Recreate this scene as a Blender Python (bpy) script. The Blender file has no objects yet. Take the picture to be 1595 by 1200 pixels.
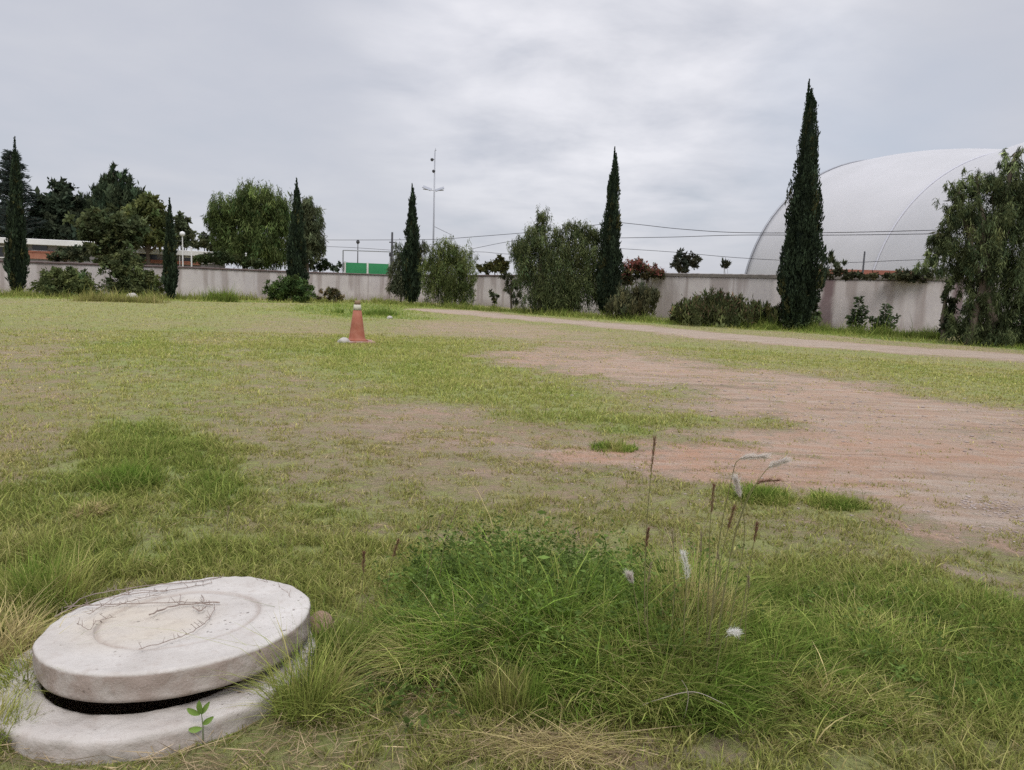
import bpy, math, random
import numpy as np
from mathutils import Vector, Matrix

# ------------------------------------------------------------------ camera
CAM_H = 1.5; PITCH = math.radians(7.3); ROLL = math.radians(2.2); FPX = 1190.0; PW, PH = 1595, 1200
scene = bpy.context.scene
col = scene.collection
cam_data = bpy.data.cameras.new('camera')
cam = bpy.data.objects.new('camera', cam_data); col.objects.link(cam)
CM = Matrix.Rotation(math.pi/2 - PITCH, 4, 'X') @ Matrix.Rotation(ROLL, 4, 'Z')
cam.matrix_world = Matrix.Translation((0, 0, CAM_H)) @ CM
cam_data.sensor_width = 36; cam_data.lens = 36*FPX/PW
cam_data.clip_start = 0.05; cam_data.clip_end = 3000
scene.camera = cam

# ------------------------------------------------------------------ sky, sun, exposure
SUN_EL = math.radians(56); SUN_AZ = math.radians(168)        # azimuth clockwise from +Y
world = bpy.data.worlds.new('World'); scene.world = world; world.use_nodes = True
wn = world.node_tree; wn.nodes.clear()
def N(nt, t, **kw):
    n = nt.nodes.new(t)
    for k, v in kw.items():
        if k in n.inputs: n.inputs[k].default_value = v
        else: setattr(n, k, v)
    return n
def mixc(nt, a, b, fac, mode='MIX'):
    m = nt.nodes.new('ShaderNodeMix'); m.data_type = 'RGBA'; m.blend_type = mode; m.clamp_factor = True
    for s, v in ((m.inputs[0], fac), (m.inputs[6], a), (m.inputs[7], b)):
        if isinstance(v, bpy.types.NodeSocket): nt.links.new(v, s)
        elif isinstance(v, (tuple, list)): s.default_value = (*v, 1) if len(v) == 3 else v
        else: s.default_value = v
    return m.outputs[2]
def maths(nt, op, a, b=None, c=None, clamp=False):
    m = nt.nodes.new('ShaderNodeMath'); m.operation = op; m.use_clamp = clamp
    for i, v in enumerate((a, b, c)):
        if v is None: continue
        if isinstance(v, bpy.types.NodeSocket): nt.links.new(v, m.inputs[i])
        else: m.inputs[i].default_value = v
    return m.outputs[0]
def ramp(nt, fac, stops):
    r = nt.nodes.new('ShaderNodeValToRGB'); nt.links.new(fac, r.inputs[0])
    e = r.color_ramp.elements
    while len(e) < len(stops): e.new(0.5)
    for el, (p, c) in zip(e, stops): el.position = p; el.color = (*c, 1) if len(c) == 3 else c
    return r.outputs[0]
tc = N(wn, 'ShaderNodeTexCoord'); sep = N(wn, 'ShaderNodeSeparateXYZ'); wn.links.new(tc.outputs['Generated'], sep.inputs[0])
zz = maths(wn, 'ADD', maths(wn, 'MAXIMUM', sep.outputs[2], 0.0), 0.16)
cx = maths(wn, 'DIVIDE', sep.outputs[0], zz); cy = maths(wn, 'DIVIDE', sep.outputs[1], zz)
cb = N(wn, 'ShaderNodeCombineXYZ'); wn.links.new(cx, cb.inputs[0]); wn.links.new(cy, cb.inputs[1])
cn1 = N(wn, 'ShaderNodeTexNoise', Scale=0.55, Detail=6.0, Roughness=0.52, Distortion=0.35); wn.links.new(cb.outputs[0], cn1.inputs['Vector'])
cn2 = N(wn, 'ShaderNodeTexNoise', Scale=1.9, Detail=7.0, Roughness=0.55, Distortion=0.2); wn.links.new(cb.outputs[0], cn2.inputs['Vector'])
cmix = maths(wn, 'ADD', maths(wn, 'MULTIPLY', cn1.outputs[0], 0.68), maths(wn, 'MULTIPLY', cn2.outputs[0], 0.32))
cloudc = ramp(wn, cmix, [(0.36, (0.60, 0.63, 0.705)), (0.47, (0.645, 0.66, 0.73)), (0.55, (0.685, 0.695, 0.755)), (0.66, (0.765, 0.77, 0.82))])
# thinner, brighter cloud in front of the sun and overhead
def dirspot(v, p0, p1):
    d = N(wn, 'ShaderNodeVectorMath', operation='DOT_PRODUCT'); wn.links.new(tc.outputs['Generated'], d.inputs[0])
    d.inputs[1].default_value = Vector(v).normalized()
    mr = N(wn, 'ShaderNodeMapRange', interpolation_type='SMOOTHSTEP'); wn.links.new(d.outputs['Value'], mr.inputs[0])
    mr.inputs[1].default_value = p0; mr.inputs[2].default_value = p1
    return mr.outputs[0]
br = dirspot((0.10, 1.0, 0.36), 0.93, 1.0)
brk = maths(wn, 'MULTIPLY', br, maths(wn, 'MULTIPLY_ADD', cn2.outputs[0], 2.9, -0.85, clamp=True))
cloudc = mixc(wn, cloudc, (1.12, 1.10, 1.14), maths(wn, 'MULTIPLY', brk, 0.72))
gap = maths(wn, 'MULTIPLY', dirspot((0.42, 1.0, 0.24), 0.985, 1.0), maths(wn, 'MULTIPLY_ADD', cn1.outputs[0], -4.0, 2.4, clamp=True))
cloudc = mixc(wn, cloudc, (0.56, 0.64, 0.77), maths(wn, 'MULTIPLY', gap, 0.5))
zen = N(wn, 'ShaderNodeMapRange', interpolation_type='SMOOTHSTEP'); wn.links.new(sep.outputs[2], zen.inputs[0])
zen.inputs[1].default_value = 0.38; zen.inputs[2].default_value = 1.0; zen.inputs[3].default_value = 0.80; zen.inputs[4].default_value = 2.2
zs = N(wn, 'ShaderNodeVectorMath', operation='SCALE'); wn.links.new(cloudc, zs.inputs[0]); wn.links.new(zen.outputs[0], zs.inputs['Scale'])
sky = N(wn, 'ShaderNodeTexSky', sky_type='NISHITA', sun_disc=False, sun_elevation=SUN_EL, sun_rotation=SUN_AZ, air_density=1.0, dust_density=2.0)
bg1 = N(wn, 'ShaderNodeBackground', Strength=0.1); wn.links.new(sky.outputs[0], bg1.inputs[0])
bg2 = N(wn, 'ShaderNodeBackground', Strength=1.0); wn.links.new(zs.outputs[0], bg2.inputs[0])
ms = N(wn, 'ShaderNodeMixShader', Fac=0.9); wn.links.new(bg1.outputs[0], ms.inputs[1]); wn.links.new(bg2.outputs[0], ms.inputs[2])
wo = N(wn, 'ShaderNodeOutputWorld'); wn.links.new(ms.outputs[0], wo.inputs[0])
sl = bpy.data.lights.new('sun', 'SUN'); sl.energy = 1.3; sl.angle = math.radians(22); sl.color = (1.0, 0.96, 0.9)
so = bpy.data.objects.new('sun', sl); col.objects.link(so)
sd = Vector((math.sin(SUN_AZ)*math.cos(SUN_EL), math.cos(SUN_AZ)*math.cos(SUN_EL), math.sin(SUN_EL)))
so.rotation_euler = sd.to_track_quat('Z', 'Y').to_euler(); so.location = (0, 0, 30)
vs = scene.view_settings; vs.view_transform = 'Standard'; vs.look = 'None'; vs.gamma = 1; vs.use_curve_mapping = False
vs.exposure = 0.22
scene.cycles.use_denoising = False; scene.cycles.max_bounces = 5; scene.cycles.transparent_max_bounces = 4

# ------------------------------------------------------------------ layout helpers (survey of the place from photo bearings)
CM3 = CM.to_3x3()
def ray(px, py): return CM3 @ Vector(((px-PW/2)/FPX, -(py-PH/2)/FPX, -1))
def G(px, py, z=0.0):
    d = ray(px, py); t = (z-CAM_H)/d.z
    return Vector((d.x*t, d.y*t, z))
def at(px, py, Y):
    d = ray(px, py); t = Y/d.y
    return Vector((d.x*t, Y, CAM_H+d.z*t))
rng = np.random.default_rng(7); random.seed(7)

def _hash(ix, iy, s):
    v = np.sin(ix*127.1 + iy*311.7 + s*74.7)*43758.5453
    return v - np.floor(v)
def vnoise(x, y, s=0):
    ix = np.floor(x); iy = np.floor(y); fx = x-ix; fy = y-iy
    fx = fx*fx*(3-2*fx); fy = fy*fy*(3-2*fy)
    a = _hash(ix, iy, s); b = _hash(ix+1, iy, s); c = _hash(ix, iy+1, s); d = _hash(ix+1, iy+1, s)
    return (a*(1-fx)+b*fx)*(1-fy) + (c*(1-fx)+d*fx)*fy
def fbm(x, y, s=0, o=4):
    t = 0; a = 0.5; n = 0
    for i in range(o):
        t = t + a*vnoise(x*2**i, y*2**i, s+i*13); n += a; a *= 0.5
    return t/n
def sstep(a, b, x):
    t = np.clip((x-a)/(b-a), 0, 1); return t*t*(3-2*t)

MOUND = G(905, 1010)
LID_C = at(281, 962, 2.81); RB = .56; COL_C = LID_C+Vector((-.04, -.06, 0))
def hgt(x, y):
    x = np.asarray(x, float); y = np.asarray(y, float); r = np.hypot(x, y)
    z = 0.05*(fbm(x*0.35, y*0.35, 3, 3)-0.5) + 0.03*(fbm(x*1.7, y*1.7, 5, 3)-0.5)*np.clip(12/(r+1), 0.2, 1)
    z = z + 0.05*np.exp(-(((x-MOUND.x)/0.8)**2 + ((y-MOUND.y)/0.5)**2))
    z = z*np.clip(1.5-r/150, 0.1, 1)
    return z-0.35*(1-sstep(.33, .39, np.hypot(x-COL_C.x, y-COL_C.y)))      # the well under the lid
def H1(p): return float(hgt(p[0], p[1]))

# ------------------------------------------------------------------ ground cover map, in metres on the ground
# columns: cover (0 bare .. 1 grown over), green (0 straw .. 1 lush), red (0 grey earth .. 1 red earth), length
BASE = (0.60, 0.34, 0.35, 0.12)
PATCH = [  # px, py, rx, ry, (cover, green, red, length), strength : world ellipses
 (250, 500, 520, 40, (.80, .42, .3, .15), .9),
 (60, 545, 160, 40, (.45, .25, .5, .1), .7),
 (40, 640, 140, 60, (.55, .30, .6, .1), .8),
 (40, 730, 120, 60, (.55, .28, .5, .1), .6),
 (210, 550, 130, 25, (.85, .60, .3, .25), .8),
 (430, 505, 120, 18, (.50, .25, .5, .05), .6),
 (250, 590, 160, 40, (.75, .45, .3, .15), .7),
 (230, 700, 150, 50, (.88, .72, .3, .28), .9),
 (330, 770, 90, 50, (.9, .78, .3, .35), .8),
 (120, 780, 200, 50, (.85, .62, .3, .25), .8),
 (200, 750, 60, 22, (1., .9, .3, .45), .8),
 (110, 830, 240, 60, (.8, .5, .3, .25), .7),
 (570, 485, 110, 14, (1., .85, .3, .4), .9),
 (560, 548, 220, 22, (.92, .54, .3, .25), .9),
 (700, 570, 260, 40, (.92, .54, .3, .22), .95),
 (640, 600, 180, 30, (.9, .54, .3, .2), .9),
 (800, 620, 170, 30, (.92, .54, .3, .22), .95),
 (870, 500, 260, 16, (.72, .42, .3, .12), .8),
 (760, 512, 150, 14, (.40, .2, .4, .05), .7),
 (950, 560, 190, 32, (.25, .2, .5, .03), .8),
 (1150, 590, 330, 36, (.13, .2, .45, .0), .95),
 (1400, 660, 330, 70, (.05, .2, .45, .0), .98),
 (1250, 640, 260, 40, (.12, .2, .45, .0), .9),
 (1180, 560, 130, 14, (.6, .4, .3, .1), .5),
 (1380, 575, 280, 26, (.82, .42, .3, .15), .92),
 (1560, 610, 160, 26, (.8, .42, .3, .15), .9),
 (1150, 545, 180, 13, (.7, .42, .3, .15), .8),
 (620, 665, 320, 45, (.52, .26, .2, .07), .9),
 (470, 600, 160, 14, (.5, .25, .3, .06), .6),
 (420, 640, 200, 26, (.6, .32, .4, .1), .7),
 (800, 690, 260, 50, (.38, .22, .5, .05), .85),
 (640, 740, 280, 45, (.50, .26, .2, .06), .85),
 (520, 800, 120, 26, (.8, .62, .3, .2), .8),
 (700, 640, 120, 12, (.3, .2, .5, .02), .7),
 (900, 650, 160, 14, (.85, .6, .3, .2), .85),
 (1060, 655, 110, 16, (.85, .5, .3, .2), .85),
 (1190, 662, 75, 18, (.75, .4, .3, .15), .8),
 (970, 672, 70, 8, (.9, .7, .3, .25), .7),
 (955, 694, 40, 7, (1., .9, .3, .4), .9),
 (1150, 715, 260, 32, (.06, .2, 1., .0), .97),
 (960, 712, 150, 20, (.15, .2, 1., .0), .9),
 (1450, 740, 300, 50, (.03, .2, .65, .0), .97),
 (1330, 700, 260, 25, (.05, .2, .75, .0), .9),
 (1350, 700, 60, 4, (.6, .3, .5, .1), .3),
 (1240, 710, 70, 4, (.7, .3, .5, .1), .5),
 (1550, 790, 120, 50, (.03, .2, .35, .0), .95),
 (1100, 785, 150, 24, (.62, .4, .4, .1), .8),
 (900, 780, 200, 40, (.55, .34, .4, .1), .8),
 (1180, 775, 55, 14, (1., .8, .3, .35), .9),
 (1300, 786, 46, 11, (1., .8, .3, .35), .9),
 (1290, 820, 140, 20, (.5, .3, .3, .08), .7),
 (1480, 835, 160, 16, (.2, .3, .4, .03), .8),
 (1250, 870, 330, 30, (.66, .42, .3, .15), .8),
 (1520, 890, 60, 12, (.2, .3, .3, .03), .8),
 (1400, 905, 50, 10, (.3, .3, .3, .03), .7),
 (560, 880, 320, 50, (.82, .5, .3, .2), .9),
 (260, 870, 330, 45, (.88, .58, .3, .28), .9),
 (1400, 1000, 420, 110, (1., .86, .3, .30), .97),
 (1400, 1150, 300, 60, (.85, .55, .4, .28), .6),
 (900, 1000, 380, 150, (1., .86, .3, .34), .97),
 (480, 1000, 120, 110, (.95, .65, .3, .3), .9),
 (60, 980, 160, 90, (.95, .5, .3, .4), .9),
 (60, 900, 160, 50, (.95, .62, .3, .4), .9),
 (180, 1180, 400, 50, (.75, .4, .5, .22), .9),
 (620, 1150, 300, 70, (.72, .42, .6, .18), .9),
 (860, 1165, 130, 26, (.5, .22, .5, .08), .9),
 (450, 1110, 90, 50, (.5, .3, .4, .15), .8),
]
_P = []
for px, py, rx, ry, tgt, st in PATCH:
    c = G(px, py); a = (G(px+rx, py)-c).length; a = min(a, (G(px-rx, py)-c).length)
    n_ = (G(px, py+ry)-c).length; f_ = (G(px, max(py-ry, 462+0.038*(px-797)+3))-c).length
    u = Vector((c.x, c.y)).normalized()
    _P.append((c.x, c.y, u.x, u.y, a, n_, f_, tgt, st))
# strips of rank grass along the wall foot
STRIP = [([(-80, 462), (300, 469), (605, 474)], 1.6, (1., .62, .3, .5), .9),
         ([(620, 478), (760, 483), (1000, 502), (1240, 516), (1450, 533), (1640, 546)], 1.3, (1., .72, .3, .6), .95),
         ([(560, 492), (640, 496)], 1.5, (1., .85, .3, .4), .6)]
_S = [([G(*p) for p in pts], w, t, s) for pts, w, t, s in STRIP]
ROADL = [G(*p) for p in [(690, 484), (800, 494), (950, 507), (1200, 531), (1400, 545), (1595, 558), (1900, 583)]]
def dseg(x, y, pts):
    d = np.full(np.shape(x), 1e9)
    for a, b in zip(pts[:-1], pts[1:]):
        ux, uy = b.x-a.x, b.y-a.y; L = ux*ux+uy*uy
        t = np.clip(((x-a.x)*ux+(y-a.y)*uy)/L, 0, 1)
        d = np.minimum(d, np.hypot(x-a.x-t*ux, y-a.y-t*uy))
    return d
def cover_map(x, y):
    x = np.asarray(x, float); y = np.asarray(y, float)
    r = np.hypot(x, y)
    M = [np.full(x.shape, b) for b in BASE]
    nz = fbm(x*1.3, y*1.3, 21, 4)-0.5; nl = fbm(x*0.45, y*0.45, 33, 4)-0.5
    for cx_, cy_, ux, uy, a, n_, f_, tgt, st in _P:
        dx = x-cx_; dy = y-cy_
        al = dx*ux+dy*uy; ac = dx*uy-dy*ux
        b = np.where(al > 0, f_, n_)
        rho = np.sqrt((ac/a)**2+(al/b)**2) + nz*0.9 + nl*0.6
        w = st*(1-sstep(0.35, 1.3, rho))
        for i in range(4): M[i] = M[i]*(1-w)+tgt[i]*w
    for pts, wd, tgt, st in _S:
        w = st*(1-sstep(0.6, 1.2, dseg(x, y, pts)/wd + nz*0.5))
        for i in range(4): M[i] = M[i]*(1-w)+tgt[i]*w
    dr = dseg(x, y, ROADL)
    w = 0.95*(1-sstep(0.55, 1.1, dr/2.3 + nz*0.8))
    for i, t in enumerate((.04, .2, .1, 0.)): M[i] = M[i]*(1-w)+t*w
    v = fbm(x*2.1, y*2.1, 51, 4)-0.5; wl = 1-sstep(.42, .46, np.hypot(x-COL_C.x, y-COL_C.y))
    M[0] = M[0] + v*0.30 + nl*0.25; M[1] = M[1] + (fbm(x*1.1, y*1.1, 61, 3)-0.5)*0.30 + nl*0.25
    M[0] = M[0]*(1-wl); M[3] = M[3]*(0.75+0.7*fbm(x*1.6, y*1.6, 71, 3))
    return [np.clip(m, 0, 1) for m in M]

# ------------------------------------------------------------------ mesh helpers
def tag(o, label=None, cat=None, group=None, kind=None):
    if label: o['label'] = label
    if cat: o['category'] = cat
    if group: o['group'] = group
    if kind: o['kind'] = kind
    return o
def np_mesh(name, V, quads=None, tris=None, colors=None, mat=None, parent=None, origin=(0, 0, 0), smooth=False):
    me = bpy.data.meshes.new(name)
    V = np.asarray(V, np.float32)-np.asarray(origin, np.float32)
    q = np.zeros((0, 4), np.int32) if quads is None else np.asarray(quads, np.int32)
    t = np.zeros((0, 3), np.int32) if tris is None else np.asarray(tris, np.int32)
    me.vertices.add(len(V)); me.vertices.foreach_set('co', V.ravel())
    me.loops.add(q.size+t.size); me.loops.foreach_set('vertex_index', np.concatenate([q.ravel(), t.ravel()]))
    me.polygons.add(len(q)+len(t))
    st = np.concatenate([np.arange(len(q))*4, q.size+np.arange(len(t))*3]).astype(np.int32)
    me.polygons.foreach_set('loop_start', st)
    me.update(calc_edges=True)
    if colors is not None:
        c = np.asarray(colors, np.float32)
        if c.shape[1] == 3: c = np.hstack([c, np.ones((len(c), 1), np.float32)])
        ca = me.color_attributes.new('col', 'FLOAT_COLOR', 'POINT'); ca.data.foreach_set('color', c.ravel())
    if smooth: me.polygons.foreach_set('use_smooth', np.ones(len(me.polygons), bool))
    if mat: me.materials.append(mat)
    o = bpy.data.objects.new(name, me); col.objects.link(o)
    if parent: o.parent = parent
    else: o.location = origin
    return o
def empty(name, loc):
    o = bpy.data.objects.new(name, None); col.objects.link(o); o.location = loc; o.empty_display_size = 0.2
    return o
class MB:
    def __init__(s): s.V = []; s.F = []
    def add(s, V, F):
        k = len(s.V); s.V += [tuple(v) for v in V]; s.F += [tuple(i+k for i in f) for f in F]
    def box(s, c, size, M=None):
        x, y, z = [d/2 for d in size]
        vs_ = [Vector((i, j, k)) for i in (-x, x) for j in (-y, y) for k in (-z, z)]
        if M is not None: vs_ = [M @ v for v in vs_]
        s.add([Vector(c)+v for v in vs_], [(0, 1, 3, 2), (4, 6, 7, 5), (0, 4, 5, 1), (2, 3, 7, 6), (0, 2, 6, 4), (1, 5, 7, 3)]); return s
    def tube(s, pts, rad, n=8, cap=True):
        pts = [Vector(p) for p in pts]
        if not hasattr(rad, '__len__'): rad = [rad]*len(pts)
        V = []; prev = None
        for i, p in enumerate(pts):
            d = (pts[min(i+1, len(pts)-1)]-pts[max(i-1, 0)]).normalized()
            a = prev if prev is not None else (Vector((0, 0, 1)) if abs(d.z) < .9 else Vector((1, 0, 0)))
            u = d.cross(a).normalized(); v = u.cross(d).normalized(); prev = v
            for k in range(n):
                t = 2*math.pi*k/n; V.append(p+(u*math.cos(t)+v*math.sin(t))*rad[i])
        F = [(i*n+k, i*n+(k+1) % n, (i+1)*n+(k+1) % n, (i+1)*n+k) for i in range(len(pts)-1) for k in range(n)]
        if cap: F += [tuple(range(n-1, -1, -1)), tuple((len(pts)-1)*n+k for k in range(n))]
        s.add(V, F); return s
    def lathe(s, prof, n=24, c=(0, 0, 0)):
        V = []; F = []
        for r, z in prof:
            for k in range(n):
                t = 2*math.pi*k/n; V.append((c[0]+r*math.cos(t), c[1]+r*math.sin(t), c[2]+z))
        for i in range(len(prof)-1):
            for k in range(n): F.append((i*n+k, i*n+(k+1) % n, (i+1)*n+(k+1) % n, (i+1)*n+k))
        F += [tuple(range(n-1, -1, -1)), tuple((len(prof)-1)*n+k for k in range(n))]
        s.add(V, F); return s
    def build(s, name, mat, parent=None, origin=(0, 0, 0), smooth=False, bevel=0):
        me = bpy.data.meshes.new(name); o_ = Vector(origin)
        me.from_pydata([Vector(v)-o_ for v in s.V], [], s.F); me.update()
        if smooth: me.polygons.foreach_set('use_smooth', np.ones(len(me.polygons), bool))
        me.materials.append(mat)
        o = bpy.data.objects.new(name, me); col.objects.link(o)
        if parent: o.parent = parent
        else: o.location = origin
        if bevel:
            b = o.modifiers.new('bevel', 'BEVEL'); b.width = bevel; b.segments = 2
        return o
def smoothpts(pts, n=6):
    pts = [Vector(p) for p in pts]; out = []
    for i in range(len(pts)-1):
        p0 = pts[max(i-1, 0)]; p1 = pts[i]; p2 = pts[i+1]; p3 = pts[min(i+2, len(pts)-1)]
        for k in range(n):
            t = k/n
            out.append(0.5*((2*p1)+(-p0+p2)*t+(2*p0-5*p1+4*p2-p3)*t*t+(-p0+3*p1-3*p2+p3)*t**3))
    return out+[pts[-1]]

# ------------------------------------------------------------------ materials
def mat(name, base, rough=0.85, noise=None, bump=0.0, bscale=30, metal=0.0, spec=0.3):
    m = bpy.data.materials.new(name); m.use_nodes = True; nt = m.node_tree; b = nt.nodes['Principled BSDF']
    b.inputs['Roughness'].default_value = rough; b.inputs['Metallic'].default_value = metal; b.inputs['Specular IOR Level'].default_value = spec
    t = N(nt, 'ShaderNodeTexCoord')
    if noise:
        c2, sc, amt = noise
        n = N(nt, 'ShaderNodeTexNoise', Scale=sc, Detail=8.0, Roughness=0.62); nt.links.new(t.outputs['Object'], n.inputs['Vector'])
        f = maths(nt, 'MULTIPLY_ADD', n.outputs[0], amt, 0.5-amt/2, clamp=True)
        nt.links.new(mixc(nt, base, c2, f), b.inputs['Base Color'])
    else: b.inputs['Base Color'].default_value = (*base, 1)
    if bump:
        n = N(nt, 'ShaderNodeTexNoise', Scale=bscale, Detail=8.0, Roughness=0.65); nt.links.new(t.outputs['Object'], n.inputs['Vector'])
        bp = N(nt, 'ShaderNodeBump', Strength=bump, Distance=0.01); nt.links.new(n.outputs[0], bp.inputs['Height']); nt.links.new(bp.outputs[0], b.inputs['Normal'])
    return m
def leafmat(name, transl=0.3, rough=0.6, spec=0.25):
    m = bpy.data.materials.new(name); m.use_nodes = True; nt = m.node_tree; b = nt.nodes['Principled BSDF']
    a = N(nt, 'ShaderNodeAttribute', attribute_name='col')
    nt.links.new(a.outputs['Color'], b.inputs['Base Color']); b.inputs['Roughness'].default_value = rough; b.inputs['Specular IOR Level'].default_value = spec
    tr = N(nt, 'ShaderNodeBsdfTranslucent'); nt.links.new(a.outputs['Color'], tr.inputs[0])
    mx = N(nt, 'ShaderNodeMixShader', Fac=transl); nt.links.new(b.outputs[0], mx.inputs[1]); nt.links.new(tr.outputs[0], mx.inputs[2])
    nt.links.new(mx.outputs[0], nt.nodes['Material Output'].inputs[0])
    return m
M_leaf = leafmat('leaves', .3, .7, .1); M_grass = leafmat('grass_blades', 0.35, .7, .08); M_fluff = leafmat('seed_fluff', 0.5, 0.9, 0.0)
M_bark = mat('bark', (0.10, 0.075, 0.055), 0.95, ((0.17, 0.14, 0.11), 8, 2.0), 0.6, 25)
M_white = mat('white_paint', (0.78, 0.77, 0.75), 0.6, ((0.6, 0.59, 0.58), 1.5, 2.0))
M_grey = mat('grey_metal', (0.30, 0.31, 0.33), 0.5, metal=0.3)
M_dark = mat('dark_metal', (0.05, 0.05, 0.055), 0.6)
M_cable = mat('cable_rubber', (0.06, 0.06, 0.07), 0.7)
M_roof = mat('pale_fascia', (0.80, 0.79, 0.78), 0.6, ((0.62, 0.61, 0.61), 0.8, 2.0))
M_build = mat('building_plaster', (0.20, 0.19, 0.20), 0.9, ((0.28, 0.26, 0.26), 0.7, 2.0))
M_brick = mat('orange_brick', (0.33, 0.13, 0.09), 0.9, ((0.40, 0.20, 0.14), 3, 2.0))
M_glass = mat('dark_window', (0.02, 0.022, 0.03), 0.15, spec=0.6)
M_greenscreen = mat('green_sheeting', (0.03, 0.22, 0.09), 0.7, ((0.05, 0.28, 0.12), 0.9, 2.0))
M_orange = mat('orange_trim', (0.42, 0.17, 0.11), 0.85, ((0.30, 0.12, 0.09), 2, 2.0))
M_stone = mat('pale_stone', (0.50, 0.47, 0.43), 0.9, ((0.36, 0.33, 0.30), 9, 2.0), 0.5, 40)
M_clod = mat('earth_clod', (0.23, 0.15, 0.10), 1.0, ((0.33, 0.23, 0.17), 14, 2.5), 1.0, 60)
M_coping = mat('brown_coping', (0.10, 0.07, 0.065), 0.95, ((0.16, 0.12, 0.11), 2, 2.0), 0.5, 10)
M_coping2 = mat('grey_coping', (0.17, 0.155, 0.145), 0.95, ((0.25, 0.22, 0.20), 3, 2.5), 0.7, 12)
M_dead = mat('dead_stem', (0.20, 0.15, 0.13), 0.95, ((0.34, 0.28, 0.24), 20, 2.0))

# ground material
def ground_mat(name, path=False):
    m = bpy.data.materials.new(name); m.use_nodes = True; nt = m.node_tree; b = nt.nodes['Principled BSDF']
    L = nt.links
    t = N(nt, 'ShaderNodeTexCoord')
    def noi(sc, det=6.0, ro=0.6, dist=0.0):
        n = N(nt, 'ShaderNodeTexNoise', Scale=sc, Detail=det, Roughness=ro, Distortion=dist); L.new(t.outputs['Object'], n.inputs['Vector']); return n.outputs[0]
    n_big, n_mid, n_fine, n_grit = noi(0.6, 5), noi(3.2, 8, 0.68, 0.4), noi(22, 8, 0.72), noi(120, 4, 0.7)
    a = N(nt, 'ShaderNodeAttribute', attribute_name='col'); sp = N(nt, 'ShaderNodeSeparateColor'); L.new(a.outputs['Color'], sp.inputs[0])
    cov, grn, red = sp.outputs[0], sp.outputs[1], sp.outputs[2]
    f = maths(nt, 'ADD', maths(nt, 'MULTIPLY_ADD', n_mid, 1.5, -0.75), maths(nt, 'MULTIPLY_ADD', n_fine, 1.6, -0.8))
    f = maths(nt, 'ADD', maths(nt, 'MULTIPLY_ADD', cov, 2.1, -1.0), maths(nt, 'MULTIPLY', f, 1.7))
    f = maths(nt, 'ADD', f, 0.5, clamp=True)
    rr = maths(nt, 'ADD', red, maths(nt, 'MULTIPLY_ADD', n_big, 1.2, -0.6), clamp=True)
    earth = mixc(nt, (0.365, 0.283, 0.215), (0.43, 0.258, 0.172), rr)
    earth = mixc(nt, earth, (0.42, 0.355, 0.295), maths(nt, 'MULTIPLY_ADD', n_mid, 2.6, -1.15, clamp=True))
    earth = mixc(nt, earth, (0.21, 0.15, 0.115), maths(nt, 'MULTIPLY_ADD', n_fine, -4.0, 1.75, clamp=True))
    n_t1, n_t2 = noi(9, 9, 0.75, 0.3), noi(45, 6, 0.8)
    earth = mixc(nt, earth, (0.58, 0.50, 0.44), maths(nt, 'MULTIPLY_ADD', n_t2, 5.0, -2.75, clamp=True))
    earth = mixc(nt, earth, (0.17, 0.12, 0.09), maths(nt, 'MULTIPLY_ADD', n_t2, -6.0, 2.35, clamp=True))
    earth = mixc(nt, earth, (0.24, 0.175, 0.125), maths(nt, 'MULTIPLY_ADD', n_t1, -8.0, 3.2, clamp=True))
    vo = N(nt, 'ShaderNodeTexVoronoi', Scale=16.0); L.new(t.outputs['Object'], vo.inputs['Vector'])
    peb = maths(nt, 'MULTIPLY', maths(nt, 'LESS_THAN', vo.outputs['Distance'], 0.22), maths(nt, 'MULTIPLY_ADD', n_mid, 8, -4.6, clamp=True))
    earth = mixc(nt, earth, (0.42, 0.37, 0.34), maths(nt, 'MULTIPLY', peb, 0.55))
    mp = N(nt, 'ShaderNodeMapping'); L.new(t.outputs['Object'], mp.inputs[0]); mp.inputs['Rotation'].default_value = (0, 0, .28); mp.inputs['Scale'].default_value = (.45, 3.0, 1)
    ns = N(nt, 'ShaderNodeTexNoise', Scale=1.3, Detail=7.0, Roughness=.66, Distortion=.6); L.new(mp.outputs[0], ns.inputs['Vector'])
    earth = mixc(nt, earth, (0.235, 0.17, 0.125), maths(nt, 'MULTIPLY_ADD', ns.outputs[0], -5.0, 2.35, clamp=True))
    earth = mixc(nt, earth, (0.50, 0.43, 0.36), maths(nt, 'MULTIPLY', maths(nt, 'MULTIPLY_ADD', ns.outputs[0], 6.0, -3.2, clamp=True), .6))
    gg = maths(nt, 'ADD', grn, maths(nt, 'MULTIPLY_ADD', n_mid, 0.7, -0.35), clamp=True)
    gr = ramp(nt, gg, [(0.0, (0.39, 0.315, 0.185)), (0.35, (0.285, 0.275, 0.112)), (0.65, (0.24, 0.285, 0.092)), (1.0, (0.15, 0.215, 0.055))])
    gr = mixc(nt, gr, (0.29, 0.265, 0.13), maths(nt, 'MULTIPLY_ADD', n_grit, 3.0, -1.5, clamp=True))
    gr = mixc(nt, gr, (0.12, 0.11, 0.045), maths(nt, 'MULTIPLY_ADD', n_fine, -3.6, 1.65, clamp=True))
    tm = maths(nt, 'MULTIPLY', maths(nt, 'MULTIPLY_ADD', n_t1, 7.0, -3.75, clamp=True), maths(nt, 'MULTIPLY_ADD', cov, 2.2, -.15, clamp=True))
    gr = mixc(nt, gr, (0.125, 0.125, 0.045), maths(nt, 'MULTIPLY', tm, .7))
    gr = mixc(nt, gr, (0.36, 0.30, 0.17), maths(nt, 'MULTIPLY_ADD', n_t1, -6.0, 2.3, clamp=True))
    c = mixc(nt, earth, gr, f)
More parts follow.
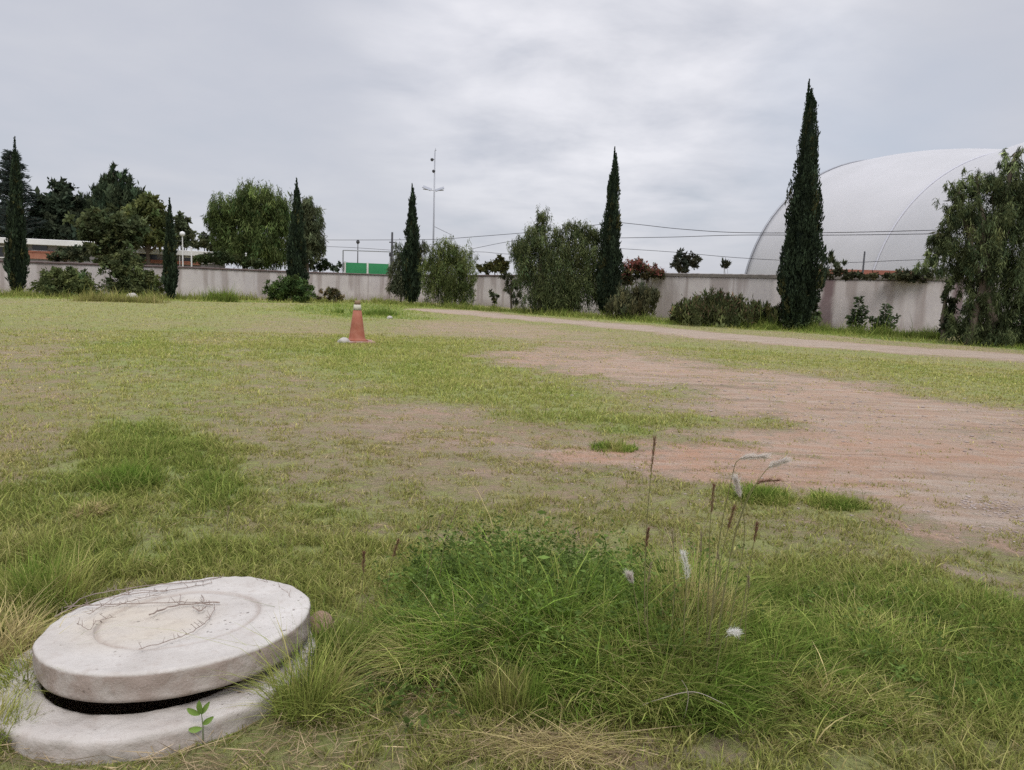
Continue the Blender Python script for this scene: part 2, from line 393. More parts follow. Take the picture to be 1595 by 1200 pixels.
    L.new(c, b.inputs['Base Color']); b.inputs['Roughness'].default_value = 0.95; b.inputs['Specular IOR Level'].default_value = 0.15
    hh = maths(nt, 'ADD', maths(nt, 'MULTIPLY', n_fine, 1.0), maths(nt, 'MULTIPLY', n_grit, 0.35))
    hh = maths(nt, 'ADD', hh, maths(nt, 'MULTIPLY', f, 0.5)); hh = maths(nt, 'ADD', hh, maths(nt, 'MULTIPLY', n_t1, 1.0))
    bp = N(nt, 'ShaderNodeBump', Strength=0.9, Distance=0.03); L.new(hh, bp.inputs['Height']); L.new(bp.outputs[0], b.inputs['Normal'])
    return m
M_ground = ground_mat('ground_surface')

# ------------------------------------------------------------------ ground sheet (polar grid round the camera's foot)
th = np.concatenate([np.linspace(-math.pi, -0.72, 50, endpoint=False), np.linspace(-0.72, 0.72, 760), np.linspace(0.72, math.pi, 51)[1:-1]])
rr_ = np.concatenate([[0.01], np.geomspace(0.6, 1.6, 10, endpoint=False), np.geomspace(1.6, 90, 420, endpoint=False), np.geomspace(90, 900, 14)])
T_, R_ = np.meshgrid(th, rr_)
X = (R_*np.sin(T_)).ravel(); Y = (R_*np.cos(T_)).ravel(); Z = hgt(X, Y)
nt_, nr_ = len(th), len(rr_)
idx = np.arange(nt_*nr_).reshape(nr_, nt_); nx = np.roll(idx, -1, axis=1)
Q = np.stack([idx[:-1], idx[1:], nx[1:], nx[:-1]], -1).reshape(-1, 4)
cm = cover_map(X, Y)
g = np_mesh('ground', np.stack([X, Y, Z], -1), Q, None, np.stack([cm[0], cm[1], cm[2], cm[3]], -1), M_ground, smooth=True)
tag(g, 'field of worn grass and bare earth', kind='structure'); del X, Y, Z, Q, cm, T_, R_
# the vehicle track along the wall, a sheet laid on the ground
pp = smoothpts(ROADL, 40); V = []; C_ = []
for i, p in enumerate(pp):
    d = (pp[min(i+1, len(pp)-1)]-pp[max(i-1, 0)]).normalized(); s_ = Vector((-d.y, d.x, 0))
    for k in range(9):
        u = (k-4)/4; w = 1.0+0.35*(float(fbm(p.x*0.8+u*9, p.y*0.8, 88, 3))-0.5)
        q = p+s_*u*1.65*w*min(1, 0.15+i/60); e = 0.022*(1-abs(u)**3)-0.008
        V.append((q.x, q.y, H1(q)+e)); C_.append((.06+.25*(abs(u) > .8), .2, -.25, 0))
Q = [(i*9+k, (i+1)*9+k, (i+1)*9+k+1, i*9+k+1) for i in range(len(pp)-1) for k in range(8)]
tag(np_mesh('dirt_path', V, Q, None, C_, M_ground, smooth=True), 'pale dirt track along the wall', kind='structure')

# ------------------------------------------------------------------ grass blades
def blades(x, y, z, h, w, az, bend, colr, segs=2, tipcol=None):
    """arched tapering blades; returns verts, quads, tris, colours"""
    n = len(x); az2 = rng.uniform(0, 2*math.pi, n)
    dx, dy = np.cos(az), np.sin(az); sx, sy = np.cos(az2), np.sin(az2)
    rows = []; crow = []
    for k in range(segs+1):
        t = k/segs; up = h*(t-0.35*bend*t*t); out = h*bend*t*t*0.9
        cxk = x+dx*out; cyk = y+dy*out; czk = z+up
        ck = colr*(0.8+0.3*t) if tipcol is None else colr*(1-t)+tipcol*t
        if k < segs:
            ww = w*(1-0.55*t)*0.5
            rows.append(np.stack([cxk-sx*ww, cyk-sy*ww, czk], -1)); rows.append(np.stack([cxk+sx*ww, cyk+sy*ww, czk], -1)); crow += [ck, ck]
        else: rows.append(np.stack([cxk, cyk, czk], -1)); crow.append(ck)
    m = 2*segs+1; V = np.stack(rows, 1).reshape(-1, 3); C = np.stack(crow, 1).reshape(-1, 3)
    b = (np.arange(n)*m)[:, None]
    q = [b+np.array([2*k, 2*k+1, 2*k+3, 2*k+2]) for k in range(segs-1)]
    q = np.concatenate(q) if q else np.zeros((0, 4), int)
    t_ = b+np.array([2*segs-2, 2*segs-1, 2*segs])
    return V, q, t_, C
def merge(parts):
    V = []; Q = []; T = []; C = []; k = 0
    for v, q, t, c in parts:
        V.append(v); Q.append(q+k); T.append(t+k); C.append(c); k += len(v)
    return np.concatenate(V), np.concatenate(Q), np.concatenate(T), np.concatenate(C)
def gcol(g, n):
    st = np.array([0.42, 0.345, 0.165]); md = np.array([0.30, 0.312, 0.088]); lu = np.array([0.135, 0.21, 0.034])
    g = np.clip(g+rng.normal(0, 0.16, n), 0, 1)[:, None]
    c = np.where(g < 0.5, st+(md-st)*g*2, md+(lu-md)*(g*2-1))
    return c*rng.lognormal(0, 0.22, n)[:, None]
def lawn(N_, a, b, p, segs, dens, hmul=1.0, wmul=1.0):
    u = rng.random(N_); e = 1-p
    r = (a**e+u*(b**e-a**e))**(1/e); th_ = rng.uniform(-0.64, 0.64, N_)
    x = r*np.sin(th_); y = r*np.cos(th_)
    m = cover_map(x, y)
    k = rng.random(N_) < np.clip((m[0]-0.30)*1.5+(fbm(x*9, y*9, 91, 3)-0.5)*2.6+(fbm(x*2.6, y*3.6, 92, 3)-.5)*1.7, 0.03, 1)*dens*(.55+.45*sstep(.1,.3,m[3]))
    dl = np.hypot(x-COL_C.x, y-COL_C.y); k &= dl > RB+.01
    x, y, r = x[k], y[k], r[k]; m = [q[k] for q in m]; n = len(x)
    h = (0.018+0.20*m[3]**1.3)*rng.lognormal(0, 0.38, n)*hmul*(1+0.004*r); h *= .45+1.15*fbm(x*5, y*5, 95, 3); h *= np.where(dl[k] < RB+.22, .45, 1)
    w = 0.0030*(1+r/4.2)*rng.lognormal(0, 0.25, n)*wmul
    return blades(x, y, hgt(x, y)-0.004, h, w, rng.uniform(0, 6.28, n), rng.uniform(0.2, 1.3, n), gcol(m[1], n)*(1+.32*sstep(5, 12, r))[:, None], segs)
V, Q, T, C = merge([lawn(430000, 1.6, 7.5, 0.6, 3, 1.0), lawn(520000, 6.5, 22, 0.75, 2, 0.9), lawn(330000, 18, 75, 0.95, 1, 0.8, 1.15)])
tag(np_mesh('grass', V, Q, T, C, M_grass), 'short patchy grass of the open field', 'grass', kind='stuff')
print('lawn verts', len(V)); del V, Q, T, C

def patch_pts(n, ctr, rx, ry, pw=0.6):
    a = rng.uniform(0, 6.28, n); q = rng.random(n)**pw*(.55+.9*fbm(np.cos(a)*1.7+ctr[0]*5, np.sin(a)*1.7+ctr[1]*5, 31, 3))
    return ctr[0]+rx*q*np.cos(a), ctr[1]+ry*q*np.sin(a)
def tuft(ctr, rx, ry, n, h, w, green, bend=(0.15, 0.9), segs=4, colr=None, hv=0.3, rnd=False):
    x, y = patch_pts(n, ctr, rx, ry)
    cn = fbm(x*7, y*7, 41, 3)-.5; cn2_ = fbm(x*3.1, y*3.1, 43, 2)-.5
    hh = h*rng.lognormal(0, hv, n)*(1+1.1*cn2_)*(1-0.35*np.clip(np.hypot((x-ctr[0])/rx, (y-ctr[1])/ry), 0, 1))
    c = gcol(green+1.5*cn, n)*(1+.9*cn2_)[:, None]*np.where(rng.random(n) < .07, 1.5, 1)[:, None] if colr is None else np.array(colr)[None]*rng.lognormal(0, 0.25, n)[:, None]
    az = rng.normal(0, 0.7, n)+np.where(rng.random(n) < .5, 0, math.pi) if rnd else np.arctan2(y-ctr[1], x-ctr[0])+rng.normal(0, 1.1, n)
    return blades(x, y, hgt(x, y)-0.01, hh, w*rng.lognormal(0, 0.25, n), az, rng.uniform(*bend, n), c, segs)
def mound_blob(px, py, rpx, rpy, n, h, w, green, **kw):
    c = G(px, py); k = (G(px+rpx, py)-c).length; d = (G(px, py-rpy)-c).length
    return tuft((c.x, c.y), k, d, n, h, w, green, **kw)
# rank weedy growth in the middle foreground
parts_ = []
for a in [(900, 985, 230, 90, 9000, .26, .0045, .95), (780, 1010, 150, 70, 4500, .24, .0045, .95), (1030, 1060, 120, 60, 5500, .30, .0045, .9),
          (1080, 960, 110, 60, 3500, .30, .004, .75), (720, 940, 120, 45, 3000, .20, .004, .9), (960, 930, 150, 40, 3500, .22, .004, .85),
          (880, 1090, 150, 36, 3500, .17, .004, .8), (1200, 1040, 120, 80, 3800, .2, .004, .85), (640, 1000, 90, 60, 1800, .2, .004, .7),
          (1100, 1110, 110, 40, 2200, .2, .004, .8), (1350, 1020, 230, 80, 7000, .13, .0035, .85), (1500, 950, 160, 50, 3500, .12, .0035, .8)]:
    parts_.append(mound_blob(*a[:5], a[5]*.72, a[6]*rng.uniform(.9, 1.5), a[7], bend=(.2, 1.5)))
dc = tuft((G(1080, 1000).x, G(1080, 1000).y), .22, .2, 1300, .26, .003, .1, bend=(.05, .6)); parts_ += [dc]+[mound_blob(*a, bend=(.6, 1.7)) for a in [(1060, 1080, 90, 30, 900, .16, .003, .0), (780, 900, 60, 20, 350, .2, .003, .0), (690, 1040, 60, 30, 500, .16, .003, .0), (850, 1050, 180, 60, 700, .22, .003, .05), (1330, 960, 240, 60, 900, .12, .003, .1), (1260, 1090, 200, 60, 900, .12, .003, .1)]]
V, Q, T, C = merge(parts_)
tag(np_mesh('tall_grass', V, Q, T, C, M_grass), 'rank tall grass growing in the middle foreground', 'grass', kind='stuff')

# ------------------------------------------------------------------ leaf clouds
def norm(a): return a/np.maximum(np.linalg.norm(a, axis=-1, keepdims=True), 1e-9)
def leafquads(P, A, Ln, W, C):
    S = norm(np.cross(A, rng.normal(size=A.shape)))
    V = np.stack([P, P+A*(Ln*0.5)[:, None]+S*(W/2)[:, None], P+A*Ln[:, None], P+A*(Ln*0.5)[:, None]-S*(W/2)[:, None]], 1).reshape(-1, 3)
    q = np.arange(len(V)).reshape(-1, 4)
    return V, q, np.repeat(C, 4, 0)
def cloud(blobs, n, kind='round', size=0.2, colr=(0.06, 0.09, 0.03), var=0.25, per=55, shell=0.5, cs=0.17, top=None):
    """blobs: (cx,cy,cz, rx,ry,rz)"""
    B = np.array(blobs, float); wt = (B[:, 3]*B[:, 4]*B[:, 5])**(2/3); wt /= wt.sum()
    PV = []; AV = []; CV = []
    for b, w in zip(B, wt):
        m = max(int(n*w), 20); nc = max(m//per, 3)
        u = norm(rng.normal(size=(nc, 3))); q = shell+(1-shell)*rng.random(nc)**0.6
        q = q*(1+0.22*rng.normal(size=nc))
        cc = b[:3]+u*q[:, None]*b[3:6]
        ii = rng.integers(0, nc, m); rad = cs*b[3:6].mean()
        sc = np.array([1, 1, 1.0]) if kind != 'droop' else np.array([.65, .65, 1.5])
        if kind == 'up': sc = np.array([.6, .6, 1.6])
        p = cc[ii]+rng.normal(size=(m, 3))*rad*sc*0.6
        cf = rng.lognormal(0, var, nc)[ii]*rng.lognormal(0, 0.18, m)
        hue = rng.normal(0, 0.08, nc)[ii]
        c = np.array(colr)[None]*cf[:, None]*np.stack([1+hue, np.ones(m), 1-hue*0.5], -1)
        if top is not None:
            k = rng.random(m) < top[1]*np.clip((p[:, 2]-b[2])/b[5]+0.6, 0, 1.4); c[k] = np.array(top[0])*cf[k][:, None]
        a = rng.normal(size=(m, 3))
        if kind == 'droop': a = a*0.5+np.array([0, 0, -1.0])
        elif kind == 'up': a = a*0.4+np.array([0, 0, 1.0])
        elif kind == 'flat': a = a*np.array([1, 1, .25])+u[ii]*1.0*np.array([1, 1, .2])
        PV.append(p); AV.append(norm(a)); CV.append(c)
    P = np.concatenate(PV); A = np.concatenate(AV); C = np.clip(np.concatenate(CV), 0.003, 0.9); m = len(P)
    C = C*np.array([1.12, 1.08, .88]); P[:, 2] = np.maximum(P[:, 2], 0.02)
    asp = {'droop': 0.16, 'up': 0.25, 'flat': 0.16}.get(kind, 0.5)
    Ln = size*rng.lognormal(0, 0.3, m); return leafquads(P, A, Ln, Ln*asp, C)
def pb(px, py, rx, ry, Y, dY=0.0, dd=None):
    p = at(px, py, Y+dY); s = (Y+dY)/FPX
    return (p.x, p.y, p.z, rx*s, (rx if dd is None else dd)*s, ry*s)
def plant(name, label, cat, basepx, Y, blobs, n, kind='round', size=0.2, colr=(0.06, .09, .03), trunk=0.12, group=None, limbs=True, crown='crown', stems=1, gz=0.0, lean=0, **kw):
    bp_ = at(basepx, 460, Y); base = Vector((bp_.x, Y, gz+H1(bp_)*0))
    root = tag(empty(name, base), label, cat, group)
    BL = [pb(*b[:4], Y, *(b[4:])) for b in blobs]
    V, q, C = cloud(BL, n, kind, size, colr, **kw)
    np_mesh(crown, V, q, None, C, M_leaf, root, base)
    if trunk:
        mb = MB(); zt = max(b[2] for b in BL)
        for s_ in range(stems):
            off = Vector(((s_-(stems-1)/2)*trunk*3, random.uniform(-.3, .3)*(stems > 1), 0))
            cen = BL[s_ % len(BL)]
            mid = (base+off)*.5+Vector((cen[0], cen[1], cen[2]))*.5; mid.x += random.uniform(-1, 1)*trunk
            mb.tube(smoothpts([base+off+Vector((0, 0, -.1)), mid, (cen[0], cen[1], cen[2]+cen[5]*.4)], 5), list(np.linspace(trunk, trunk*.3, 11)), 8)
        if limbs:
            st = base.lerp(Vector(BL[0][:3]), .45)
            for b in BL[:8]:
                e = Vector(b[:3]); m_ = st.lerp(e, .5)+Vector((random.uniform(-.2, .2), 0, -0.1*(e-st).length))
                mb.tube(smoothpts([st, m_, e], 4), list(np.linspace(trunk*.55, trunk*.14, 9)), 6)
        mb.build('trunk' if stems == 1 else 'trunk', M_bark, root, base, smooth=True)
    return root

# ------------------------------------------------------------------ boundary walls
def wall(name, label, pts, copmat, cop_h=0.14, thick=0.22, stains=(), off=0.0):
    """pts: (px, ybase, ytop)"""
    W_ = []
    for px, yb, yt in pts:
        b = G(px, yb); top = at(px, yt, b.y); W_.append((b.x, b.y, top.z))
    o0 = Vector((W_[0][0], W_[0][1], 0)); root = tag(empty(name, o0), label, 'wall')
    V = []; C = []; Qs = []; nrow = 0; NZ = 26; acc = 0
    cols_ = []
    for (x0, y0, z0), (x1, y1, z1) in zip(W_[:-1], W_[1:]):
        L_ = math.hypot(x1-x0, y1-y0); k = max(int(L_/0.1), 1)
        for i in range(k): t = i/k; cols_.append((x0+(x1-x0)*t, y0+(y1-y0)*t, z0+(z1-z0)*t, acc+L_*t))
        acc += L_
    cols_.append((*W_[-1], acc))
    A = np.array(cols_)
    d = Vector((W_[-1][0]-W_[0][0], W_[-1][1]-W_[0][1], 0)).normalized(); nrm = Vector((d.y, -d.x, 0))
    if nrm.y > 0: nrm = -nrm
    zz_ = np.linspace(-0.15, 1, NZ)
    XX = np.repeat(A[:, 0], NZ); YY = np.repeat(A[:, 1], NZ); ZT = np.repeat(A[:, 2]-cop_h, NZ); TT = np.tile(zz_, len(A)); SS = np.repeat(A[:, 3], NZ)
    ZZ = TT*ZT; wob = 0.015*(fbm(SS*.7, ZZ*.7, 5, 3)-.5)
    grime = 0.9*(np.mod(SS, 3.2) < .09)+0.85*sstep(.6, .0, ZZ+0.6*(fbm(SS*1.3, ZZ*1.3, 7, 4)-.5)) + 0.9*sstep(.56, .74, fbm(SS*2.2, ZZ*.22, 9, 4)+0.12*TT)
    stn = np.zeros_like(grime)
    for spx, w_ in stains:
        sp_ = ray(spx, 480); best = np.argmin(np.abs(A[:, 0]/A[:, 1]-sp_.x/sp_.y)); s0 = A[best, 3]
        stn = np.maximum(stn, 0.95*sstep(1.1, .6, np.abs(SS-s0-0.35*(TT-.5)*w_)/(w_*(1.15-.55*TT))+0.7*(fbm(SS*2.5, ZZ*2.5, 15, 3)-.5)))
    Cc = np.stack([np.clip(grime, 0, 1), np.clip(stn, 0, 1), fbm(SS*.25, ZZ*.1, 3, 3)], -1)
    F_ = np.stack([XX+nrm.x*wob, YY+nrm.y*wob, ZZ], -1)
    Bk = np.stack([XX-nrm.x*thick, YY-nrm.y*thick, ZZ], -1)
    ncol = len(A); id_ = np.arange(ncol*NZ).reshape(ncol, NZ)
    q1 = np.stack([id_[:-1, :-1], id_[1:, :-1], id_[1:, 1:], id_[:-1, 1:]], -1).reshape(-1, 4)
    nV = ncol*NZ; q2 = q1[:, ::-1]+nV
    cap = []
    for i in range(ncol-1): cap.append((id_[i, -1], id_[i+1, -1], id_[i+1, -1]+nV, id_[i, -1]+nV))
    for e in (0, ncol-1):
        for j in range(NZ-1): cap.append((id_[e, j], id_[e, j+1], id_[e, j+1]+nV, id_[e, j]+nV))
    np_mesh('wall_face', np.concatenate([F_, Bk]), np.concatenate([q1, q2, np.array(cap)]), None, np.concatenate([Cc, Cc]), M_wall, root, o0, smooth=False)
    mb = MB(); V = []; F = []
    for i, (x, y, z, s_) in enumerate(cols_):
        jt = 0.02*(random.random()-.5)
        for n_, zz2 in ((0.06, z-cop_h+.004), (0.075, z-0.02+jt), (-thick*.5, z+0.015+jt), (-thick-0.06, z-0.02), (-thick-.05, z-cop_h+.004)):
            V.append((x+nrm.x*n_, y+nrm.y*n_, zz2))
    for i in range(len(cols_)-1):
        for k in range(5): F.append((i*5+k, (i+1)*5+k, (i+1)*5+(k+1) % 5, i*5+(k+1) % 5))
    F += [(0, 1, 2, 3, 4), tuple((len(cols_)-1)*5+k for k in (4, 3, 2, 1, 0))]
    mb.add(V, F); mb.build('coping', copmat, root, o0)
    return root, W_
M_wall = bpy.data.materials.new('painted_plaster_wall'); M_wall.use_nodes = True
_nt = M_wall.node_tree; _b = _nt.nodes['Principled BSDF']; _b.inputs['Roughness'].default_value = .92; _b.inputs['Specular IOR Level'].default_value = .1
_a = N(_nt, 'ShaderNodeAttribute', attribute_name='col'); _s = N(_nt, 'ShaderNodeSeparateColor'); _nt.links.new(_a.outputs['Color'], _s.inputs[0])
_t = N(_nt, 'ShaderNodeTexCoord'); _n = N(_nt, 'ShaderNodeTexNoise', Scale=1.4, Detail=9.0, Roughness=.65); _nt.links.new(_t.outputs['Object'], _n.inputs['Vector'])
_c = mixc(_nt, (0.56, 0.51, 0.50), (0.50, 0.47, 0.48), _s.outputs[2])
_c = mixc(_nt, _c, (0.64, 0.60, 0.585), maths(_nt, 'MULTIPLY_ADD', _n.outputs[0], 2.5, -1.1, clamp=True))
_c = mixc(_nt, _c, (0.30, 0.25, 0.235), maths(_nt, 'MULTIPLY', _s.outputs[0], .65))
_c = mixc(_nt, _c, (0.15, 0.09, 0.10), maths(_nt, 'MULTIPLY', _s.outputs[1], .8))
_nt.links.new(_c, _b.inputs['Base Color'])
_bp = N(_nt, 'ShaderNodeBump', Strength=.4, Distance=.02); _nt.links.new(_n.outputs[0], _bp.inputs['Height']); _nt.links.new(_bp.outputs[0], _b.inputs['Normal'])
wall('boundary_wall', 'pale lilac wall with dark brown coping below the white roofed buildings', [(-90, 455, 403), (0, 458, 405.5), (150, 461, 411), (300, 464, 416), (460, 466.5, 423), (606, 468, 428)], M_coping, .1)
wall('boundary_wall', 'weathered grey wall stretch between the bushy pepper tree and the middle shrub', [(606, 468, 428), (740, 476, 428.5), (1003, 493.5, 428)], M_coping, .1, stains=((870, .5),))
wall('boundary_wall', 'pinkish wall with thick grey coping and dark purple stain beside the tallest cypress', [(1004, 493.5, 425), (1200, 507.8, 428), (1470, 521.5, 431), (1740, 537, 434)], M_coping2, .19, stains=((1287, .42), (1490, .3)))

# ------------------------------------------------------------------ cypresses
def cypress(label, bx, by, tx, ty, wpx, n, tips=2, low=0.0):
    b = G(bx, by); Yd = b.y; top = at(tx, ty, Yd); Hh = top.z; R0 = wpx/2*Yd/FPX
    base = Vector((b.x, Yd, 0)); root = tag(empty('cypress_tree', base), label, 'tree', 'slender cypresses along the boundary wall')
    ax = lambda t: Vector((b.x+(top.x-b.x)*t, Yd, t*Hh))
    pt = [0, .03, .08, .15, .28, .41, .54, .67, .80, .9, .96, 1]; pv = [.35, .6, .86, 1., .97, .86, .71, .54, .35, .19, .10, .02]
    prof = lambda t: np.interp(t, pt, pv)
    npl = 420; t = rng.beta(1.0, 1.25, npl)*0.86+0.015; a = rng.uniform(0, 6.28, npl)
    rr = R0*prof(t)*(0.66+0.30*rng.random(npl)*(1+.4*np.sin(a*3+t*9)))*(1+.10*np.sin(t*23+a*2+bx))
    pl = Hh*0.075*rng.lognormal(0, .3, npl)*(1-.4*t); pr = R0*(0.12+.08*rng.random(npl))*(0.15+.85*prof(t))
    ii = rng.integers(0, npl, n); s = rng.random(n); aa = rng.uniform(0, 6.28, n)
    rad = pr[ii]*np.sin(np.pi*np.clip(s*.92+.08, 0, 1))**.7
    tt = np.minimum(t[ii]+(s-.2)*pl[ii]/Hh*1.2, .97)
    conv = np.minimum(1, prof(np.clip(tt, 0, 1))/prof(t[ii]))
    P = np.stack([b.x+(top.x-b.x)*tt+rr[ii]*conv*np.cos(a[ii])+rad*np.cos(aa), Yd+rr[ii]*conv*np.sin(a[ii])+rad*np.sin(aa), tt*Hh], -1)
    cf = rng.lognormal(0, .38, npl)[ii]*rng.lognormal(0, .25, n); C = np.array([.032, .047, .027])[None]*cf[:, None]; bw = (rng.random(npl) < .07)[ii]; C[bw] = C[bw]*[2.2, 1.5, 1.1]
    A = norm(rng.normal(size=(n, 3))*.2+np.array([0, 0, 1.])+np.stack([np.cos(a[ii]), np.sin(a[ii]), 0*s], -1)*.25)
    sz = Yd/FPX*2.6; Ln = np.clip(sz*1.9, .1, .3)*(.5+.5*prof(np.clip(tt,0,1)))*rng.lognormal(0, .3, n)
    # separate pointed leaders at the top
    ex = []; 
    for k in range(tips):
        m = n//45; s2 = rng.random(m); o = (k-(tips-1)/2)*R0*.16; t0 = (.80 if tips == 1 else .86)+.02*k; t1 = 1-.035*k
        tt2 = t0+(t1-t0)*s2; w2 = R0*(.15 if tips == 1 else .07)*(1-s2)**.7
        ex.append(np.stack([b.x+(top.x-b.x)*tt2+o*(1-.2*s2)+rng.normal(size=m)*w2, Yd+rng.normal(size=m)*w2, tt2*Hh-.1], -1))
    E = np.concatenate(ex); P = np.concatenate([P, E]); A = np.concatenate([A, norm(rng.normal(size=E.shape)*.15+[0, 0, 1.])])
    C = np.concatenate([C, np.tile([.02, .036, .018], (len(E), 1))*rng.lognormal(0, .2, len(E))[:, None]]); Ln = np.concatenate([Ln, np.full(len(E), Ln.mean()*.9)])
    P[:, 2] = np.maximum(P[:, 2], 0.05)
    V, q, Cq = leafquads(P, A, Ln, Ln*.32, C)
    # solid inner core of the crown, coloured darker than the leaf sprays
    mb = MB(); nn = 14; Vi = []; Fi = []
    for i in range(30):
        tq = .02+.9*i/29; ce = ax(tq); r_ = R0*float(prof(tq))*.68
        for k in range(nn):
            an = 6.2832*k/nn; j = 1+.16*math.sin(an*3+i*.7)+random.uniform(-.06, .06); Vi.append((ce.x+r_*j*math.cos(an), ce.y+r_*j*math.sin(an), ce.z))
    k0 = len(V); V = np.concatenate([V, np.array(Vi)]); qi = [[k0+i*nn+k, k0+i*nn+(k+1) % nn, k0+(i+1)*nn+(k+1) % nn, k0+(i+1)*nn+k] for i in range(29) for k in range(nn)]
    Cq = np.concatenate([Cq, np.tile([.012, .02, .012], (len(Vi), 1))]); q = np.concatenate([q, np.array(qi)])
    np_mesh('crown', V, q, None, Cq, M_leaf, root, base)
    MB().tube([base+Vector((0, 0, -.1)), ax(.06), ax(.5)], [R0*.22, R0*.18, R0*.06], 8).build('trunk', M_bark, root, base, smooth=True)
cypress('tall narrow cypress in front of the far left wall beside the dark conifer', 27, 461.5, 23, 212, 28, 12000, 1)
cypress('shortest slim cypress beside the white roof and lamp post', 266, 467, 264, 308, 19, 8000, 1)
cypress('cypress rising out of the round green bush in front of the willowy tree', 463, 470, 462, 277, 28, 11000, 1)
cypress('cypress just left of the antenna mast next to the feathery shrub', 641, 474, 643, 287, 29, 11000, 2)
cypress('tall cypress at the right end of the pepper tree thicket', 945, 494, 959, 229, 36, 16000, 2)
cypress('tallest and widest cypress in front of the white membrane dome', 1241, 515, 1265, 123, 62, 36000, 3)

# ------------------------------------------------------------------ trees behind the left wall
PEP = (0.085, 0.115, 0.045)
def conifer(label, px, Y, ytop, ybot, wpx):
    s = Y/FPX; tp = at(px, ytop, Y); base = Vector((tp.x, Y, 0)); root = tag(empty('conifer_tree', base), label, 'tree')
    P = []; A = []; zt = tp.z; z0 = at(px, ybot, Y).z; mb = MB().tube([base, (base.x, Y, zt)], [.28, .03], 8)
    z = z0
    while z < zt-.1:
        f = (zt-z)/(zt-z0); L = wpx/2*s*f**.75*random.uniform(.8, 1.1)+.1; nb = 7
        for k in range(nb):
            a = random.uniform(0, 6.28); L2 = L*random.uniform(.7, 1.1); e = Vector((math.cos(a)*L2, math.sin(a)*L2, L2*.22)); m = int(60*L2/1.5)+12
            mb.tube([(base.x, Y, z), Vector((base.x, Y, z))+e], [.04, .012], 4)
            t = rng.random(m)**.7; pts = np.array((base.x, Y, z))+np.outer(t, e)+rng.normal(size=(m, 3))*[.10, .10, .045]
            P.append(pts); A.append(norm(rng.normal(size=(m, 3))*[.8, .8, .25]+np.array(e)*.8/L2))
        z += max(.28*f, .14)+.06
    P = np.concatenate(P); A = np.concatenate(A); m = len(P); C = np.array([.05, .066, .056])*rng.lognormal(0, .3, m)[:, None]
    V, q, C = leafquads(P, A, np.full(m, .34), np.full(m, .07), C); np_mesh('crown', V, q, None, C, M_leaf, root, base); mb.build('trunk', M_bark, root, base)
conifer('dark tiered conifer with bare spiky branches behind the leftmost cypress', 18, 62, 236, 372, 86)
plant('broadleaf_tree', 'low dark green tree at the far left edge behind the building', 'tree', 0, 66, [(-5, 345, 26, 32), (28, 355, 24, 24), (60, 358, 22, 22)], 5000, size=.34, colr=(.04, .056, .04), var=.4, trunk=.2)
plant('broadleaf_tree', 'rounded dark tree between the two left hand cypresses', 'tree', 96, 64, [(94, 308, 22, 20), (72, 325, 16, 17), (112, 320, 16, 20), (90, 340, 26, 22), (118, 345, 18, 18), (64, 350, 16, 20), (76, 364, 24, 12), (112, 366, 24, 12), (140, 362, 16, 14)], 13000, size=.36, colr=(.045, .062, .046), var=.4, trunk=.25, shell=.55)
plant('pine_tree', 'tall dark pointed pine behind the white roof', 'tree', 180, 66, [(176, 275, 7, 12), (172, 292, 16, 14), (192, 292, 12, 18), (163, 306, 18, 14), (186, 310, 30, 17), (208, 308, 14, 12), (150, 322, 18, 12), (178, 332, 42, 20), (140, 332, 12, 10)], 20000, 'up', size=.34, colr=(.045, .065, .042), var=.4, trunk=.25)
plant('leafy_tree', 'yellowish green leafy tree right of the dark pine', 'tree', 235, 61, [(226, 316, 18, 14), (240, 332, 20, 18), (222, 345, 28, 24), (250, 350, 14, 20), (205, 350, 22, 22), (232, 368, 34, 12), (256, 368, 14, 12)], 11000, size=.3, colr=(.095, .115, .05), var=.35, trunk=.2)
plant('leafy_tree', 'olive green spreading tree rising behind the left wall', 'tree', 160, 52, [(152, 336, 16, 16), (146, 356, 24, 22), (190, 354, 26, 20), (168, 372, 24, 18), (212, 360, 20, 16), (158, 392, 24, 14), (180, 390, 18, 12), (202, 376, 18, 10)], 12000, size=.26, colr=(.068, .085, .045), var=.35, trunk=.16, shell=.4)
plant('leafy_tree', 'small grey green shrub over the coping beside the orange wall', 'tree', 98, 50, [(104, 394, 16, 8), (124, 396, 16, 9), (90, 400, 12, 6)], 3000, size=.18, colr=(.07, .085, .055), var=.35, trunk=.07)
plant('broadleaf_tree', 'small tree just right of the shortest cypress', 'tree', 286, 66, [(284, 347, 12, 9), (288, 362, 14, 12), (276, 368, 10, 14), (296, 376, 10, 10)], 3500, size=.28, colr=(.085, .10, .06), var=.35, trunk=.12)
plant('broadleaf_tree', 'small distant tree left of the big willowy tree', 'tree', 320, 80, [(318, 374, 13, 9), (330, 380, 11, 8), (306, 382, 9, 6)], 2200, size=.26, colr=(.075, .09, .055), var=.35, trunk=.1)
plant('willow_tree', 'big rounded willowy tree with drooping light green foliage', 'tree', 395, 62,
      [(350, 330, 24, 22), (400, 316, 32, 26), (425, 325, 24, 28), (380, 330, 30, 24), (345, 352, 22, 24), (375, 362, 34, 32), (415, 362, 32, 34), (360, 385, 20, 20), (395, 392, 38, 22), (436, 350, 16, 30), (335, 342, 12, 16), (430, 392, 22, 20)],
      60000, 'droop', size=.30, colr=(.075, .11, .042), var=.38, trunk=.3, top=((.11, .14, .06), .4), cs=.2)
plant('willow_tree', 'narrower grey green drooping tree partly hidden by the bush cypress', 'tree', 482, 66,
      [(478, 326, 14, 16), (488, 345, 14, 22), (470, 350, 14, 26), (484, 372, 18, 22), (495, 386, 10, 16), (474, 392, 16, 18)], 24000, 'droop', size=.30, colr=(.085, .10, .062), var=.35, trunk=.2, cs=.22)
